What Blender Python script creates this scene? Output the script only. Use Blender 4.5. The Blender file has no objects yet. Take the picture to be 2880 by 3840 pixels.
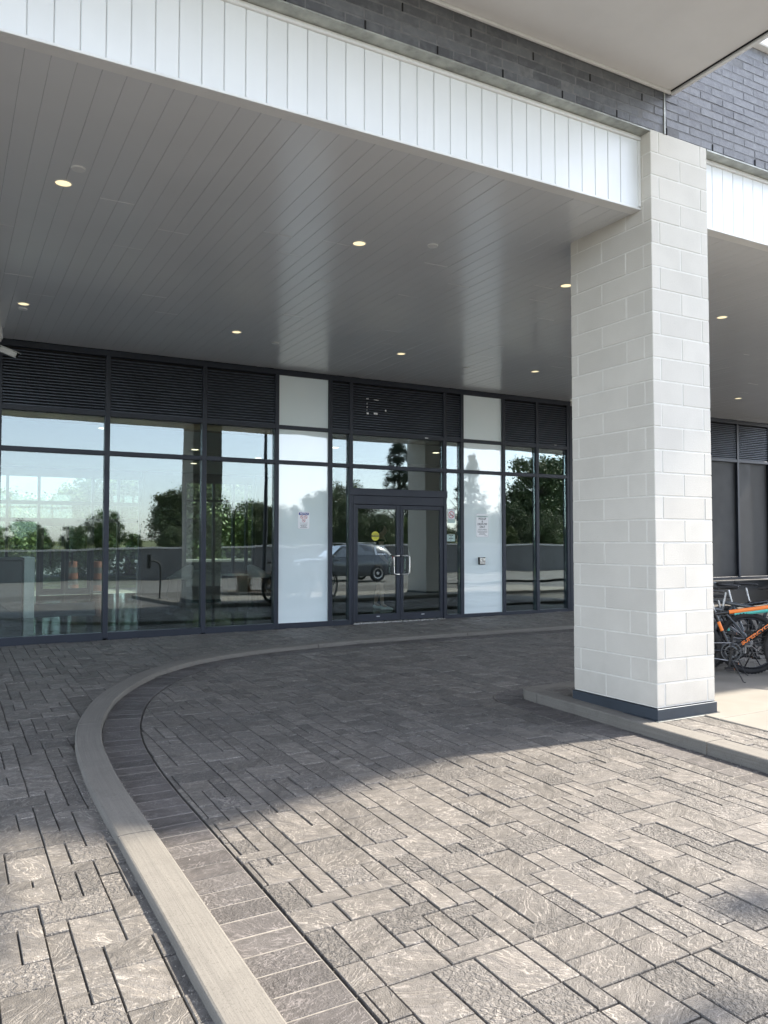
import bpy, bmesh, math, random
from mathutils import Vector, Matrix, Euler
R = math.radians
sc = bpy.context.scene
col = sc.collection

# ------------------------------------------------------------------ camera
cd = bpy.data.cameras.new('camera'); cam = bpy.data.objects.new('camera', cd); col.objects.link(cam)
cam.location = (0, 0, 1.61)
cam.rotation_euler = (R(90 + 2.194), 0, R(-28.871))
cd.sensor_fit = 'HORIZONTAL'; cd.sensor_width = 36; cd.lens = 37.284
cd.clip_start = .05; cd.clip_end = 2000
sc.camera = cam
# ------------------------------------------------------------------ sky, sun, exposure
SUN = Vector((.95, -.10, 1.0)).normalized()
EL = math.asin(SUN.z); AZ = math.atan2(SUN.x, SUN.y)      # azimuth measured from +Y towards +X
w = bpy.data.worlds.new('World'); sc.world = w; w.use_nodes = True
nt = w.node_tree; bg = nt.nodes['Background']
sky = nt.nodes.new('ShaderNodeTexSky'); sky.sky_type = 'NISHITA'; sky.sun_disc = False
sky.sun_elevation = EL; sky.sun_rotation = AZ
sky.air_density = .75; sky.dust_density = .9; sky.ozone_density = .6
hz = nt.nodes.new('ShaderNodeHueSaturation'); hz.inputs['Saturation'].default_value = .55      # hazy, milky summer sky
nt.links.new(sky.outputs[0], hz.inputs['Color']); nt.links.new(hz.outputs[0], bg.inputs[0]); bg.inputs[1].default_value = .15
sl = bpy.data.lights.new('sun', 'SUN'); sl.energy = 2.7; sl.angle = R(1.5); sl.color = (1, .90, .76)
so = bpy.data.objects.new('sun', sl); col.objects.link(so)
so.rotation_euler = SUN.to_track_quat('Z', 'Y').to_euler(); so.location = (30, -5, 40)
sc.view_settings.view_transform = 'Standard'; sc.view_settings.look = 'None'
sc.view_settings.gamma = 1; sc.view_settings.exposure = 2.28
sc.cycles.max_bounces = 10; sc.cycles.diffuse_bounces = 5; sc.cycles.glossy_bounces = 6
sc.cycles.transparent_max_bounces = 24; sc.cycles.transmission_bounces = 6

# ------------------------------------------------------------------ ground shape
def G(x, y):
    return .022 * (min(max(y, -3), 13) - 4.8) + .006 * (min(max(x, -3), 13) - 5.3)
TILT = Euler((math.atan(.022), -math.atan(.006), 0))

# ------------------------------------------------------------------ mesh helpers
class MB:
    def __init__(s): s.v = []; s.f = []; s.uv = None; s.fa = []
    def add(s, vs, fs):
        o = len(s.v); s.v += [tuple(p) for p in vs]; s.f += [tuple(i + o for i in f) for f in fs]; return s
    def box(s, x0, x1, y0, y1, z0, z1, m=None):
        vs = [(x0,y0,z0),(x1,y0,z0),(x1,y1,z0),(x0,y1,z0),(x0,y0,z1),(x1,y0,z1),(x1,y1,z1),(x0,y1,z1)]
        if m is not None: vs = [m @ Vector(p) for p in vs]
        return s.add(vs, [(0,3,2,1),(4,5,6,7),(0,1,5,4),(1,2,6,5),(2,3,7,6),(3,0,4,7)])
    def bbox(s, x0, x1, y0, y1, z0, z1, b=.004, m=None):        # box with chamfered edges
        xs, ys, zs = (x0, x1), (y0, y1), (z0, z1); vs = []; idx = {}
        for ix in (0, 1):
            for iy in (0, 1):
                for iz in (0, 1):
                    sx, sy, sz = 1 - 2*ix, 1 - 2*iy, 1 - 2*iz
                    for a in range(3):
                        d = [b*sx, b*sy, b*sz]; d[a] = 0
                        idx[ix,iy,iz,a] = len(vs); vs.append((xs[ix]+d[0], ys[iy]+d[1], zs[iz]+d[2]))
        fs = []
        for a in range(3):
            o = [k for k in range(3) if k != a]
            for e in (0, 1):
                q = []
                for p, r in ((0,0),(1,0),(1,1),(0,1)):
                    c = [0,0,0]; c[a] = e; c[o[0]] = p; c[o[1]] = r; q.append(idx[c[0],c[1],c[2],a])
                fs.append(tuple(q))
            for p in (0, 1):
                for r in (0, 1):
                    c0 = [0,0,0]; c0[o[0]] = p; c0[o[1]] = r; c1 = list(c0); c1[a] = 1
                    fs.append((idx[c0[0],c0[1],c0[2],o[0]], idx[c0[0],c0[1],c0[2],o[1]], idx[c1[0],c1[1],c1[2],o[1]], idx[c1[0],c1[1],c1[2],o[0]]))
        for ix in (0,1):
            for iy in (0,1):
                for iz in (0,1): fs.append(tuple(idx[ix,iy,iz,a] for a in range(3)))
        if m is not None: vs = [m @ Vector(p) for p in vs]
        return s.add(vs, fs)
    def prism(s, poly, z0, z1, cham=0):
        n = len(poly); cx = sum(p[0] for p in poly)/n; cy = sum(p[1] for p in poly)/n
        zb = z1 - cham
        vs = [(p[0],p[1],z0) for p in poly] + [(p[0],p[1],zb) for p in poly]
        fs = [tuple(range(n))[::-1]] + [(i,(i+1)%n,n+(i+1)%n,n+i) for i in range(n)]
        if cham:
            for p in poly:
                d = math.hypot(p[0]-cx, p[1]-cy) or 1; k = max(0, 1 - cham*1.2/d)
                vs.append((cx+(p[0]-cx)*k, cy+(p[1]-cy)*k, z1))
            fs += [(n+i, n+(i+1)%n, 2*n+(i+1)%n, 2*n+i) for i in range(n)] + [tuple(range(2*n, 3*n))]
        else: fs.append(tuple(range(n, 2*n)))
        return s.add(vs, fs)
    def tube(s, pts, r, n=10, cap=True):
        pts = [Vector(p) for p in pts]; rs = r if isinstance(r, (list, tuple)) else [r]*len(pts)
        up = Vector((0,0,1)); rings = []
        for i, p in enumerate(pts):
            t = (pts[min(i+1, len(pts)-1)] - pts[max(i-1, 0)]).normalized()
            a = t.cross(up if abs(t.z) < .95 else Vector((1,0,0))).normalized(); b = t.cross(a)
            rings.append([p + (a*math.cos(2*math.pi*k/n) + b*math.sin(2*math.pi*k/n))*rs[i] for k in range(n)])
        vs = [v for rg in rings for v in rg]; fs = []
        for i in range(len(pts)-1):
            for k in range(n): fs.append((i*n+k, i*n+(k+1)%n, (i+1)*n+(k+1)%n, (i+1)*n+k))
        if cap: fs += [tuple(range(n))[::-1], tuple(range((len(pts)-1)*n, len(pts)*n))]
        return s.add(vs, fs)
    def lathe(s, prof, n=24, m=None, cap=True):                            # profile of (r, z) about z
        vs = []; fs = []
        for r_, z in prof:
            for k in range(n): vs.append(Vector((r_*math.cos(2*math.pi*k/n), r_*math.sin(2*math.pi*k/n), z)))
        for i in range(len(prof)-1):
            for k in range(n): fs.append((i*n+k, i*n+(k+1)%n, (i+1)*n+(k+1)%n, (i+1)*n+k))
        if cap and prof[0][0] > 1e-6: fs.append(tuple(range(n))[::-1])
        if cap and prof[-1][0] > 1e-6: fs.append(tuple(range((len(prof)-1)*n, len(prof)*n)))
        if m is not None: vs = [m @ v for v in vs]
        return s.add(vs, fs)
    def torus(s, R_, r_, m=None, n=40, k=10, sx=1.0):
        vs = []; fs = []
        for i in range(n):
            a = 2*math.pi*i/n
            for j in range(k):
                b = 2*math.pi*j/k; q = R_ + r_*math.cos(b)
                vs.append(Vector((q*math.cos(a), r_*sx*math.sin(b), q*math.sin(a))))
        for i in range(n):
            for j in range(k): fs.append((i*k+j, ((i+1)%n)*k+j, ((i+1)%n)*k+(j+1)%k, i*k+(j+1)%k))
        if m is not None: vs = [m @ v for v in vs]
        return s.add(vs, fs)
    def mesh(s, name, mat, smooth=False):
        me = bpy.data.meshes.new(name); me.from_pydata(s.v, [], s.f); me.materials.append(mat)
        bm = bmesh.new(); bm.from_mesh(me); bmesh.ops.recalc_face_normals(bm, faces=bm.faces); bm.to_mesh(me); bm.free()
        if smooth:
            for p in me.polygons: p.use_smooth = True
            try: me.set_sharp_from_angle(angle=R(40))
            except Exception: pass
        me.update(); return me
    def build(s, name, mat, parent=None, smooth=False, **k):
        return inst(s.mesh(name, mat, smooth), name, parent=parent, **k)

def inst(me, name, loc=(0,0,0), rot=(0,0,0), parent=None, kind=None):
    o = bpy.data.objects.new(name, me); col.objects.link(o); o.location = loc; o.rotation_euler = rot
    if parent is not None: o.parent = parent
    if kind: o['kind'] = kind
    return o
def empty(name, loc=(0,0,0), rot=(0,0,0)):
    o = bpy.data.objects.new(name, None); col.objects.link(o); o.location = loc; o.rotation_euler = rot; o.empty_display_size = .1
    return o
def tag(o, label, cat, group=None):
    o['label'] = label; o['category'] = cat
    if group: o['group'] = group
    return o
def struct(o): o['kind'] = 'structure'; return o
def copy_tree(o, parent=None):
    c = o.copy(); col.objects.link(c); c.parent = parent
    for ch in list(o.children): copy_tree(ch, c)
    return c
def clip(poly, n, d):                                            # keep n.p <= d
    out = []
    for i in range(len(poly)):
        a, b = poly[i], poly[(i+1) % len(poly)]
        da, db = n[0]*a[0]+n[1]*a[1]-d, n[0]*b[0]+n[1]*b[1]-d
        if da <= 0: out.append(a)
        if (da < 0 < db) or (db < 0 < da):
            t = da/(da-db); out.append((a[0]+(b[0]-a[0])*t, a[1]+(b[1]-a[1])*t))
    return out
def area(p): return abs(sum(p[i][0]*p[(i+1)%len(p)][1]-p[(i+1)%len(p)][0]*p[i][1] for i in range(len(p))))/2
def crom(pts, n=8):
    out = []
    for i in range(len(pts)-1):
        p = [Vector(pts[max(0, min(len(pts)-1, i+k))]) for k in (-1, 0, 1, 2)]
        for j in range(n):
            t = j/n
            out.append(.5*((2*p[1])+(-p[0]+p[2])*t+(2*p[0]-5*p[1]+4*p[2]-p[3])*t*t+(-p[0]+3*p[1]-3*p[2]+p[3])*t**3))
    out.append(Vector(pts[-1])); return out

# ------------------------------------------------------------------ materials
def newmat(name):
    m = bpy.data.materials.new(name); m.use_nodes = True
    return m, m.node_tree, m.node_tree.nodes['Principled BSDF']
def N(t, kind, **k):
    n = t.nodes.new(kind)
    for a, b in k.items():
        if a == 'inp':
            for i, v in b.items(): n.inputs[i].default_value = v
        else: setattr(n, a, b)
    return n
def math_(t, op, a, b=None, c=None):
    n = N(t, 'ShaderNodeMath', operation=op)
    for i, v in enumerate((a, b, c)):
        if v is None: continue
        if hasattr(v, 'is_output'): t.links.new(v, n.inputs[i])
        else: n.inputs[i].default_value = v
    return n.outputs[0]
def mixc(t, f, a, b):
    n = N(t, 'ShaderNodeMix', data_type='RGBA')
    for i, v in ((0, f), (6, a), (7, b)):
        if hasattr(v, 'is_output'): t.links.new(v, n.inputs[i])
        else: n.inputs[i].default_value = v if i == 0 else (*v, 1) if len(v) == 3 else v
    return n.outputs[2]
def noise(t, vec, scale, detail=4, rough=.55, dist=0):
    n = N(t, 'ShaderNodeTexNoise', inp={'Scale': scale, 'Detail': detail, 'Roughness': rough, 'Distortion': dist})
    if vec is not None: t.links.new(vec, n.inputs['Vector'])
    return n.outputs['Fac']
def ramp(t, f, a, b):
    n = N(t, 'ShaderNodeMapRange', inp={'From Min': a, 'From Max': b}); t.links.new(f, n.inputs[0]); return n.outputs[0]
def bump(t, b, h, strength, dist):
    n = N(t, 'ShaderNodeBump', inp={'Strength': strength, 'Distance': dist}); t.links.new(h, n.inputs['Height'])
    t.links.new(n.outputs[0], b.inputs['Normal']); return n
def simple(name, c, rough=.5, metal=0, var=.12, vs=3.0, bs=None, bd=.002, coat=0, rvar=.1, objrand=.0, spec=.5):
    m, t, b = newmat(name)
    pos = N(t, 'ShaderNodeNewGeometry').outputs['Position']
    f = noise(t, pos, vs, 5)
    lo = tuple(x*(1-var) for x in c); hi = tuple(min(1, x*(1+var)) for x in c)
    colr = mixc(t, ramp(t, f, .3, .7), lo, hi)
    if objrand:
        oi = N(t, 'ShaderNodeObjectInfo').outputs['Random']
        hs = N(t, 'ShaderNodeHueSaturation'); t.links.new(colr, hs.inputs['Color'])
        t.links.new(math_(t, 'MULTIPLY_ADD', oi, 2*objrand, 1-objrand), hs.inputs['Value']); colr = hs.outputs[0]
    t.links.new(colr, b.inputs['Base Color'])
    f2 = noise(t, pos, vs*2.7, 4)
    t.links.new(math_(t, 'MULTIPLY_ADD', f2, rvar*2, max(.02, rough-rvar)), b.inputs['Roughness'])
    b.inputs['Metallic'].default_value = metal; b.inputs['Coat Weight'].default_value = coat
    b.inputs['Specular IOR Level'].default_value = spec
    if bs: bump(t, b, noise(t, pos, bs, 5), .5, bd)
    return m
M = {}
M['frame'] = simple('dark_aluminium', (.017, .022, .034), .45, .2, .15, 1.5, rvar=.08)
M['louvre'] = simple('louvre_metal', (.075, .088, .115), .45, .3, .2, 2.0)
M['black'] = simple('black_void', (.008, .008, .009), .8, 0, .1)
M['white_board'] = simple('white_aluminium_board', (.76, .775, .77), .32, 0, .03, 2.0, rvar=.08, objrand=.02)
M['soffit'] = simple('soffit_plank', (.74, .75, .75), .35, 0, .03, 1.2, rvar=.03, objrand=.012, coat=1)
M['soffit'].node_tree.nodes['Principled BSDF'].inputs['Coat Roughness'].default_value = .17
M['soffit'].node_tree.nodes['Principled BSDF'].inputs['Coat IOR'].default_value = 1.5
M['trim'] = simple('white_trim', (.74, .74, .72), .4, 0, .06, 2.0)
M['stucco'] = simple('painted_slab', (.72, .71, .69), .8, 0, .06, 1.3, bs=60, bd=.001)
M['galv'] = simple('galvanised_lintel', (.36, .37, .34), .5, .35, .35, 7.0, rvar=.15)
M['steel'] = simple('brushed_steel', (.62, .62, .60), .28, 1, .08, 8)
M['mortar_w'] = simple('white_mortar', (.66, .64, .585), .9, 0, .06, 20, bs=90, bd=.001)
M['mortar_b'] = simple('grey_mortar', (.16, .16, .165), .9, 0, .2, 20)
M['flash'] = simple('slate_blue_flashing', (.05, .062, .078), .4, .4, .15, 4)
M['concrete'] = simple('concrete_pad', (.20, .188, .165), .85, 0, .13, 1.8, bs=120, bd=.001)
M['bed'] = simple('joint_sand', (.075, .07, .063), .95, 0, .3, 20)
M['asphalt'] = simple('asphalt', (.075, .073, .072), .9, 0, .25, 1.5, bs=150, bd=.002)
M['grass'] = simple('lawn', (.115, .135, .05), .95, 0, .5, 2.0, bs=50, bd=.02)
M['rubber'] = simple('tyre_rubber', (.018, .018, .019), .75, 0, .3, 30)
M['bike_black'] = simple('bike_paint_black', (.012, .013, .016), .25, .2, .2, 10, coat=.5)
M['bike_grey'] = simple('bike_paint_grey', (.09, .10, .11), .3, .3, .2, 10, coat=.3)
M['orange'] = simple('orange_decal', (.85, .22, .04), .45, 0, .05)
M['teal'] = simple('teal_decal', (.10, .55, .47), .45, 0, .05)
M['alloy'] = simple('alloy', (.45, .45, .45), .35, 1, .2, 30)
M['plastic'] = simple('black_plastic', (.02, .02, .021), .5, 0, .2, 10)
M['signw'] = simple('sign_white', (.82, .83, .84), .35, 0, .02)
M['signedge'] = simple('sign_aluminium', (.6, .63, .64), .35, .6, .05)
M['ink'] = simple('ink_dark', (.03, .03, .04), .6, 0, .05)
M['inkgrey'] = simple('ink_grey', (.22, .22, .23), .6, 0, .05)
M['blue'] = simple('sign_blue', (.03, .05, .25), .4, 0, .05)
M['red'] = simple('sign_red', (.55, .03, .04), .4, 0, .05)
M['yellow'] = simple('sticker_yellow', (.62, .58, .04), .4, 0, .05)
M['mint'] = simple('sticker_mint', (.42, .56, .52), .4, 0, .05)
M['skin'] = simple('skin', (.52, .33, .25), .5, 0, .08, 12)
M['darkcloth'] = simple('dark_clothing', (.015, .016, .02), .9, 0, .2, 30)
M['hair'] = simple('dark_hair', (.02, .015, .012), .6, 0, .2, 30)
M['shoe'] = simple('white_sneaker', (.75, .72, .68), .6, 0, .06, 20)
M['camwhite'] = simple('camera_housing', (.62, .63, .62), .45, 0, .04)

def glass(name, tint, fac, wob, seedscale=1.0):
    m, t, b = newmat(name); t.nodes.remove(b)
    out = t.nodes['Material Output']
    tr = N(t, 'ShaderNodeBsdfTransparent'); tr.inputs[0].default_value = (*tint, 1)
    gl = N(t, 'ShaderNodeBsdfGlossy'); gl.inputs['Roughness'].default_value = 0; gl.inputs[0].default_value = (.93, .98, 1, 1)
    pos = N(t, 'ShaderNodeNewGeometry').outputs['Position']
    oi = N(t, 'ShaderNodeObjectInfo').outputs['Random']
    ad = N(t, 'ShaderNodeVectorMath', operation='ADD'); t.links.new(pos, ad.inputs[0])
    cb = N(t, 'ShaderNodeCombineXYZ'); t.links.new(math_(t, 'MULTIPLY', oi, 40), cb.inputs[1]); t.links.new(cb.outputs[0], ad.inputs[1])
    h = noise(t, ad.outputs[0], 1.3*seedscale, 1.5, .4)
    bp = N(t, 'ShaderNodeBump', inp={'Strength': 1.0, 'Distance': wob}); t.links.new(h, bp.inputs['Height'])
    t.links.new(bp.outputs[0], gl.inputs['Normal'])
    lw = N(t, 'ShaderNodeFresnel', inp={'IOR': 1.45})
    f = math_(t, 'ADD', lw.outputs[0], fac)
    mx = N(t, 'ShaderNodeMixShader'); t.links.new(f, mx.inputs[0]); t.links.new(tr.outputs[0], mx.inputs[1]); t.links.new(gl.outputs[0], mx.inputs[2])
    t.links.new(mx.outputs[0], out.inputs[0]); return m
M['glass'] = glass('lobby_glass', (.80, .88, .86), .085, .0032, .55)
M['glass_back'] = glass('rear_glass', (.86, .92, .90), .05, .002)
M['carglass'] = glass('car_glass', (.12, .14, .15), .2, .0)
def frosted():
    m, t, b = newmat('frosted_white_glass')
    pos = N(t, 'ShaderNodeNewGeometry').outputs['Position']
    t.links.new(mixc(t, ramp(t, noise(t, pos, .8, 3), .3, .7), (.72, .83, .84), (.78, .87, .88)), b.inputs['Base Color'])
    b.inputs['Roughness'].default_value = .6; b.inputs['Coat Weight'].default_value = 1; b.inputs['Coat Roughness'].default_value = .012
    b.inputs['Coat IOR'].default_value = 2.3
    bp = N(t, 'ShaderNodeBump', inp={'Strength': 1, 'Distance': .002}); t.links.new(noise(t, pos, 1.5, 1.5, .4), bp.inputs['Height'])
    t.links.new(bp.outputs[0], b.inputs['Coat Normal'])
    return m
M['frost'] = frosted()
def emit(name, c, s):
    m, t, b = newmat(name); b.inputs['Base Color'].default_value = (*c, 1)
    b.inputs['Emission Color'].default_value = (*c, 1); b.inputs['Emission Strength'].default_value = s; return m
M['lamp'] = emit('lit_lens', (1, .85, .52), .24)
M['lamp_in'] = emit('lit_lens_interior', (1, .85, .6), .8)

def N_smooth(t, f):
    n = N(t, 'ShaderNodeMapRange', interpolation_type='SMOOTHSTEP', inp={'From Min': .35, 'From Max': .65}); t.links.new(f, n.inputs[0]); return n.outputs[0]
def paver_mat(name, tones, relief=1.0):
    m, t, b = newmat(name)
    pos = N(t, 'ShaderNodeNewGeometry').outputs['Position']
    oi = N(t, 'ShaderNodeObjectInfo').outputs['Random']
    at = N(t, 'ShaderNodeAttribute', attribute_name='rnd').outputs['Fac']
    r = math_(t, 'FRACT', math_(t, 'ADD', math_(t, 'MULTIPLY', oi, 7.31), at))
    r2 = math_(t, 'FRACT', math_(t, 'MULTIPLY', r, 13.7)); r3 = math_(t, 'FRACT', math_(t, 'MULTIPLY', r, 29.3))
    cb = N(t, 'ShaderNodeCombineXYZ'); t.links.new(math_(t, 'MULTIPLY', r, 31), cb.inputs[0]); t.links.new(math_(t, 'MULTIPLY', r2, 23), cb.inputs[1])
    ad = N(t, 'ShaderNodeVectorMath', operation='ADD'); t.links.new(pos, ad.inputs[0]); t.links.new(cb.outputs[0], ad.inputs[1])
    rot = N(t, 'ShaderNodeVectorRotate', rotation_type='Z_AXIS'); t.links.new(ad.outputs[0], rot.inputs['Vector'])
    t.links.new(math_(t, 'MULTIPLY', math_(t, 'SUBTRACT', r3, .5), 2.2), rot.inputs['Angle'])
    st = N(t, 'ShaderNodeVectorMath', operation='MULTIPLY'); t.links.new(rot.outputs[0], st.inputs[0]); st.inputs[1].default_value = (1, 2.1, 1)
    n1 = noise(t, st.outputs[0], 3.6, 4, .58, .35)
    lev = math_(t, 'MULTIPLY', n1, 13); fr = math_(t, 'FRACT', lev)
    edge = math_(t, 'MAXIMUM', math_(t, 'SUBTRACT', 1, math_(t, 'MULTIPLY', math_(t, 'ABSOLUTE', math_(t, 'SUBTRACT', fr, .5)), 5)), 0)   # thin veins along the cleft steps, mask for the painted sky glints
    vein_glint = math_(t, 'MULTIPLY', edge, ramp(t, noise(t, ad.outputs[0], 9, 3), .36, .58))
    step = math_(t, 'ADD', math_(t, 'FLOOR', lev), N_smooth(t, fr))
    cleft = math_(t, 'ADD', math_(t, 'MULTIPLY', step, .10), math_(t, 'MULTIPLY', noise(t, ad.outputs[0], 16, 4), .35))
    pit = noise(t, ad.outputs[0], 42, 3, .6, .6)
    sel = ramp(t, r2, .70, .74)
    hgt = N(t, 'ShaderNodeMix', data_type='FLOAT'); t.links.new(sel, hgt.inputs[0]); t.links.new(cleft, hgt.inputs[2]); t.links.new(pit, hgt.inputs[3])
    fine = noise(t, pos, 170, 4)
    hh = math_(t, 'ADD', hgt.outputs[0], math_(t, 'MULTIPLY', fine, .22))
    bump(t, b, hh, 1.0*relief, .030)
    c = mixc(t, r, tones[0], tones[1]); c = mixc(t, math_(t, 'MULTIPLY', ramp(t, noise(t, st.outputs[0], 9, 4), .40, .62), .55), c, tuple(x*.52 for x in tones[2])); c = mixc(t, ramp(t, r2, .3, 1), c, tones[2])
    c = mixc(t, math_(t, 'MULTIPLY', vein_glint, .58), c, tuple(min(1, x*2.6) for x in tones[0]))  # pale veins: sky glints on the relief, painted into the colour
    vv = N(t, 'ShaderNodeHueSaturation'); t.links.new(c, vv.inputs['Color']); t.links.new(math_(t, 'MULTIPLY_ADD', r3, .42, .80), vv.inputs['Value']); c = vv.outputs[0]
    grime = noise(t, pos, .9, 5, .6)
    c = mixc(t, math_(t, 'MULTIPLY', ramp(t, grime, .45, .75), .35), c, tuple(x*.55 for x in tones[1]))
    sp = ramp(t, noise(t, pos, 190, 2), .62, .72)
    c = mixc(t, math_(t, 'MULTIPLY', sp, .2), c, (.3, .29, .27))
    t.links.new(c, b.inputs['Base Color'])
    t.links.new(math_(t, 'MULTIPLY_ADD', n1, .35, .45), b.inputs['Roughness'])
    b.inputs['Specular IOR Level'].default_value = .45
    return m
M['paver'] = paver_mat('slate_paver', ((.136, .125, .113), (.157, .144, .129), (.115, .107, .099)))
M['paver_light'] = paver_mat('slate_paver_light', ((.146, .135, .121), (.164, .151, .135), (.128, .119, .109)))
M['soldier'] = paver_mat('soldier_paver', ((.088, .080, .078), (.100, .092, .088), (.080, .074, .071)), .5)

def kerb_mat():
    m, t, b = newmat('broomed_concrete')
    uv = N(t, 'ShaderNodeUVMap').outputs[0]; pos = N(t, 'ShaderNodeNewGeometry').outputs['Position']
    mp = N(t, 'ShaderNodeMapping'); t.links.new(uv, mp.inputs[0]); mp.inputs['Scale'].default_value = (1.2, 75, 1)
    st = noise(t, mp.outputs[0], 1, 4, .65, .25)
    big = noise(t, pos, 1.6, 5)
    c = mixc(t, ramp(t, st, .35, .65), (.150, .141, .125), (.185, .174, .154)); c = mixc(t, math_(t, 'MULTIPLY', ramp(t, big, .4, .7), .45), c, (.13, .12, .105))
    c = mixc(t, math_(t, 'MULTIPLY', ramp(t, noise(t, pos, 130, 2), .56, .66), .5), c, (.085, .078, .068)); c = mixc(t, math_(t, 'MULTIPLY', ramp(t, noise(t, pos, 5, 6, .7), .52, .7), .4), c, (.10, .093, .082))
    t.links.new(c, b.inputs['Base Color']); b.inputs['Roughness'].default_value = .9
    bump(t, b, math_(t, 'ADD', st, math_(t, 'MULTIPLY', noise(t, pos, 200, 3), .4)), .5, .004); return m
M['kerb'] = kerb_mat()
def block_mat():
    m, t, b = newmat('white_masonry_block')
    pos = N(t, 'ShaderNodeNewGeometry').outputs['Position']; oi = N(t, 'ShaderNodeObjectInfo').outputs['Random']
    c = mixc(t, oi, (.575, .545, .485), (.625, .594, .53))
    c = mixc(t, math_(t, 'MULTIPLY', ramp(t, noise(t, pos, 2.5, 5), .42, .72), .35), c, (.47, .445, .395))
    sz_ = N(t, 'ShaderNodeSeparateXYZ'); t.links.new(pos, sz_.inputs[0])
    low = ramp(t, math_(t, 'ADD', sz_.outputs[2], math_(t, 'MULTIPLY', noise(t, pos, 6, 4), .5)), .75, .35)
    c = mixc(t, math_(t, 'MULTIPLY', low, .35), c, (.36, .33, .28))
    sp = ramp(t, noise(t, pos, 70, 3), .70, .76); c = mixc(t, math_(t, 'MULTIPLY', sp, .5), c, (.33, .31, .29))
    t.links.new(c, b.inputs['Base Color']); b.inputs['Roughness'].default_value = .85
    bump(t, b, math_(t, 'ADD', noise(t, pos, 150, 4), math_(t, 'MULTIPLY', sp, -1.5)), .6, .004); return m
M['block'] = block_mat()
def brick_mat():
    m, t, b = newmat('charcoal_ironspot_brick')
    pos = N(t, 'ShaderNodeNewGeometry').outputs['Position']; oi = N(t, 'ShaderNodeObjectInfo').outputs['Random']
    c = mixc(t, oi, (.070, .073, .082), (.120, .124, .134))
    c = mixc(t, math_(t, 'MULTIPLY', ramp(t, noise(t, pos, 14, 5), .45, .75), .5), c, (.19, .195, .20))
    t.links.new(c, b.inputs['Base Color'])
    t.links.new(math_(t, 'MULTIPLY_ADD', noise(t, pos, 30, 3), .4, .25), b.inputs['Roughness'])
    bump(t, b, noise(t, pos, 60, 4), .5, .004); return m
M['brick'] = brick_mat()
def brick_far():
    m, t, b = newmat('charcoal_brickwork')
    tc = N(t, 'ShaderNodeNewGeometry').outputs['Position']
    sp = N(t, 'ShaderNodeSeparateXYZ'); t.links.new(tc, sp.inputs[0]); cb = N(t, 'ShaderNodeCombineXYZ')
    t.links.new(math_(t, 'ADD', sp.outputs[0], sp.outputs[1]), cb.inputs[0]); t.links.new(sp.outputs[2], cb.inputs[1])
    br = N(t, 'ShaderNodeTexBrick', inp={'Scale': 1, 'Brick Width': .3, 'Row Height': .075, 'Mortar Size': .006,
           'Color1': (.06, .064, .075, 1), 'Color2': (.11, .115, .13, 1), 'Mortar': (.13, .13, .135, 1)}); t.links.new(cb.outputs[0], br.inputs[0])
    t.links.new(br.outputs[0], b.inputs['Base Color']); b.inputs['Roughness'].default_value = .5; return m
M['brick_far'] = brick_far()

# ================================================================== SETTING: ground, road, kerbs, pavers
def sheet(name, x0, x1, y0, y1, dz, mat, nx=1, ny=1):
    mb = MB(); xs = sorted(set([x0 + (x1-x0)*i/nx for i in range(nx+1)] + [v for v in (-3, 13) if x0 < v < x1]))
    ys = sorted(set([y0 + (y1-y0)*i/ny for i in range(ny+1)] + [v for v in (-3, 13) if y0 < v < y1]))
    vs = [(x, y, G(x, y)+dz) for y in ys for x in xs]; n = len(xs)
    mb.add(vs, [(j*n+i, j*n+i+1, (j+1)*n+i+1, (j+1)*n+i) for j in range(len(ys)-1) for i in range(n-1)])
    return struct(mb.build(name, mat))
sheet('ground', -400, 400, -400, 400, -.13, M['asphalt'])
drive = sheet('driveway', -3, 19, -4, 12.55, -.016, M['bed'])
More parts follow.
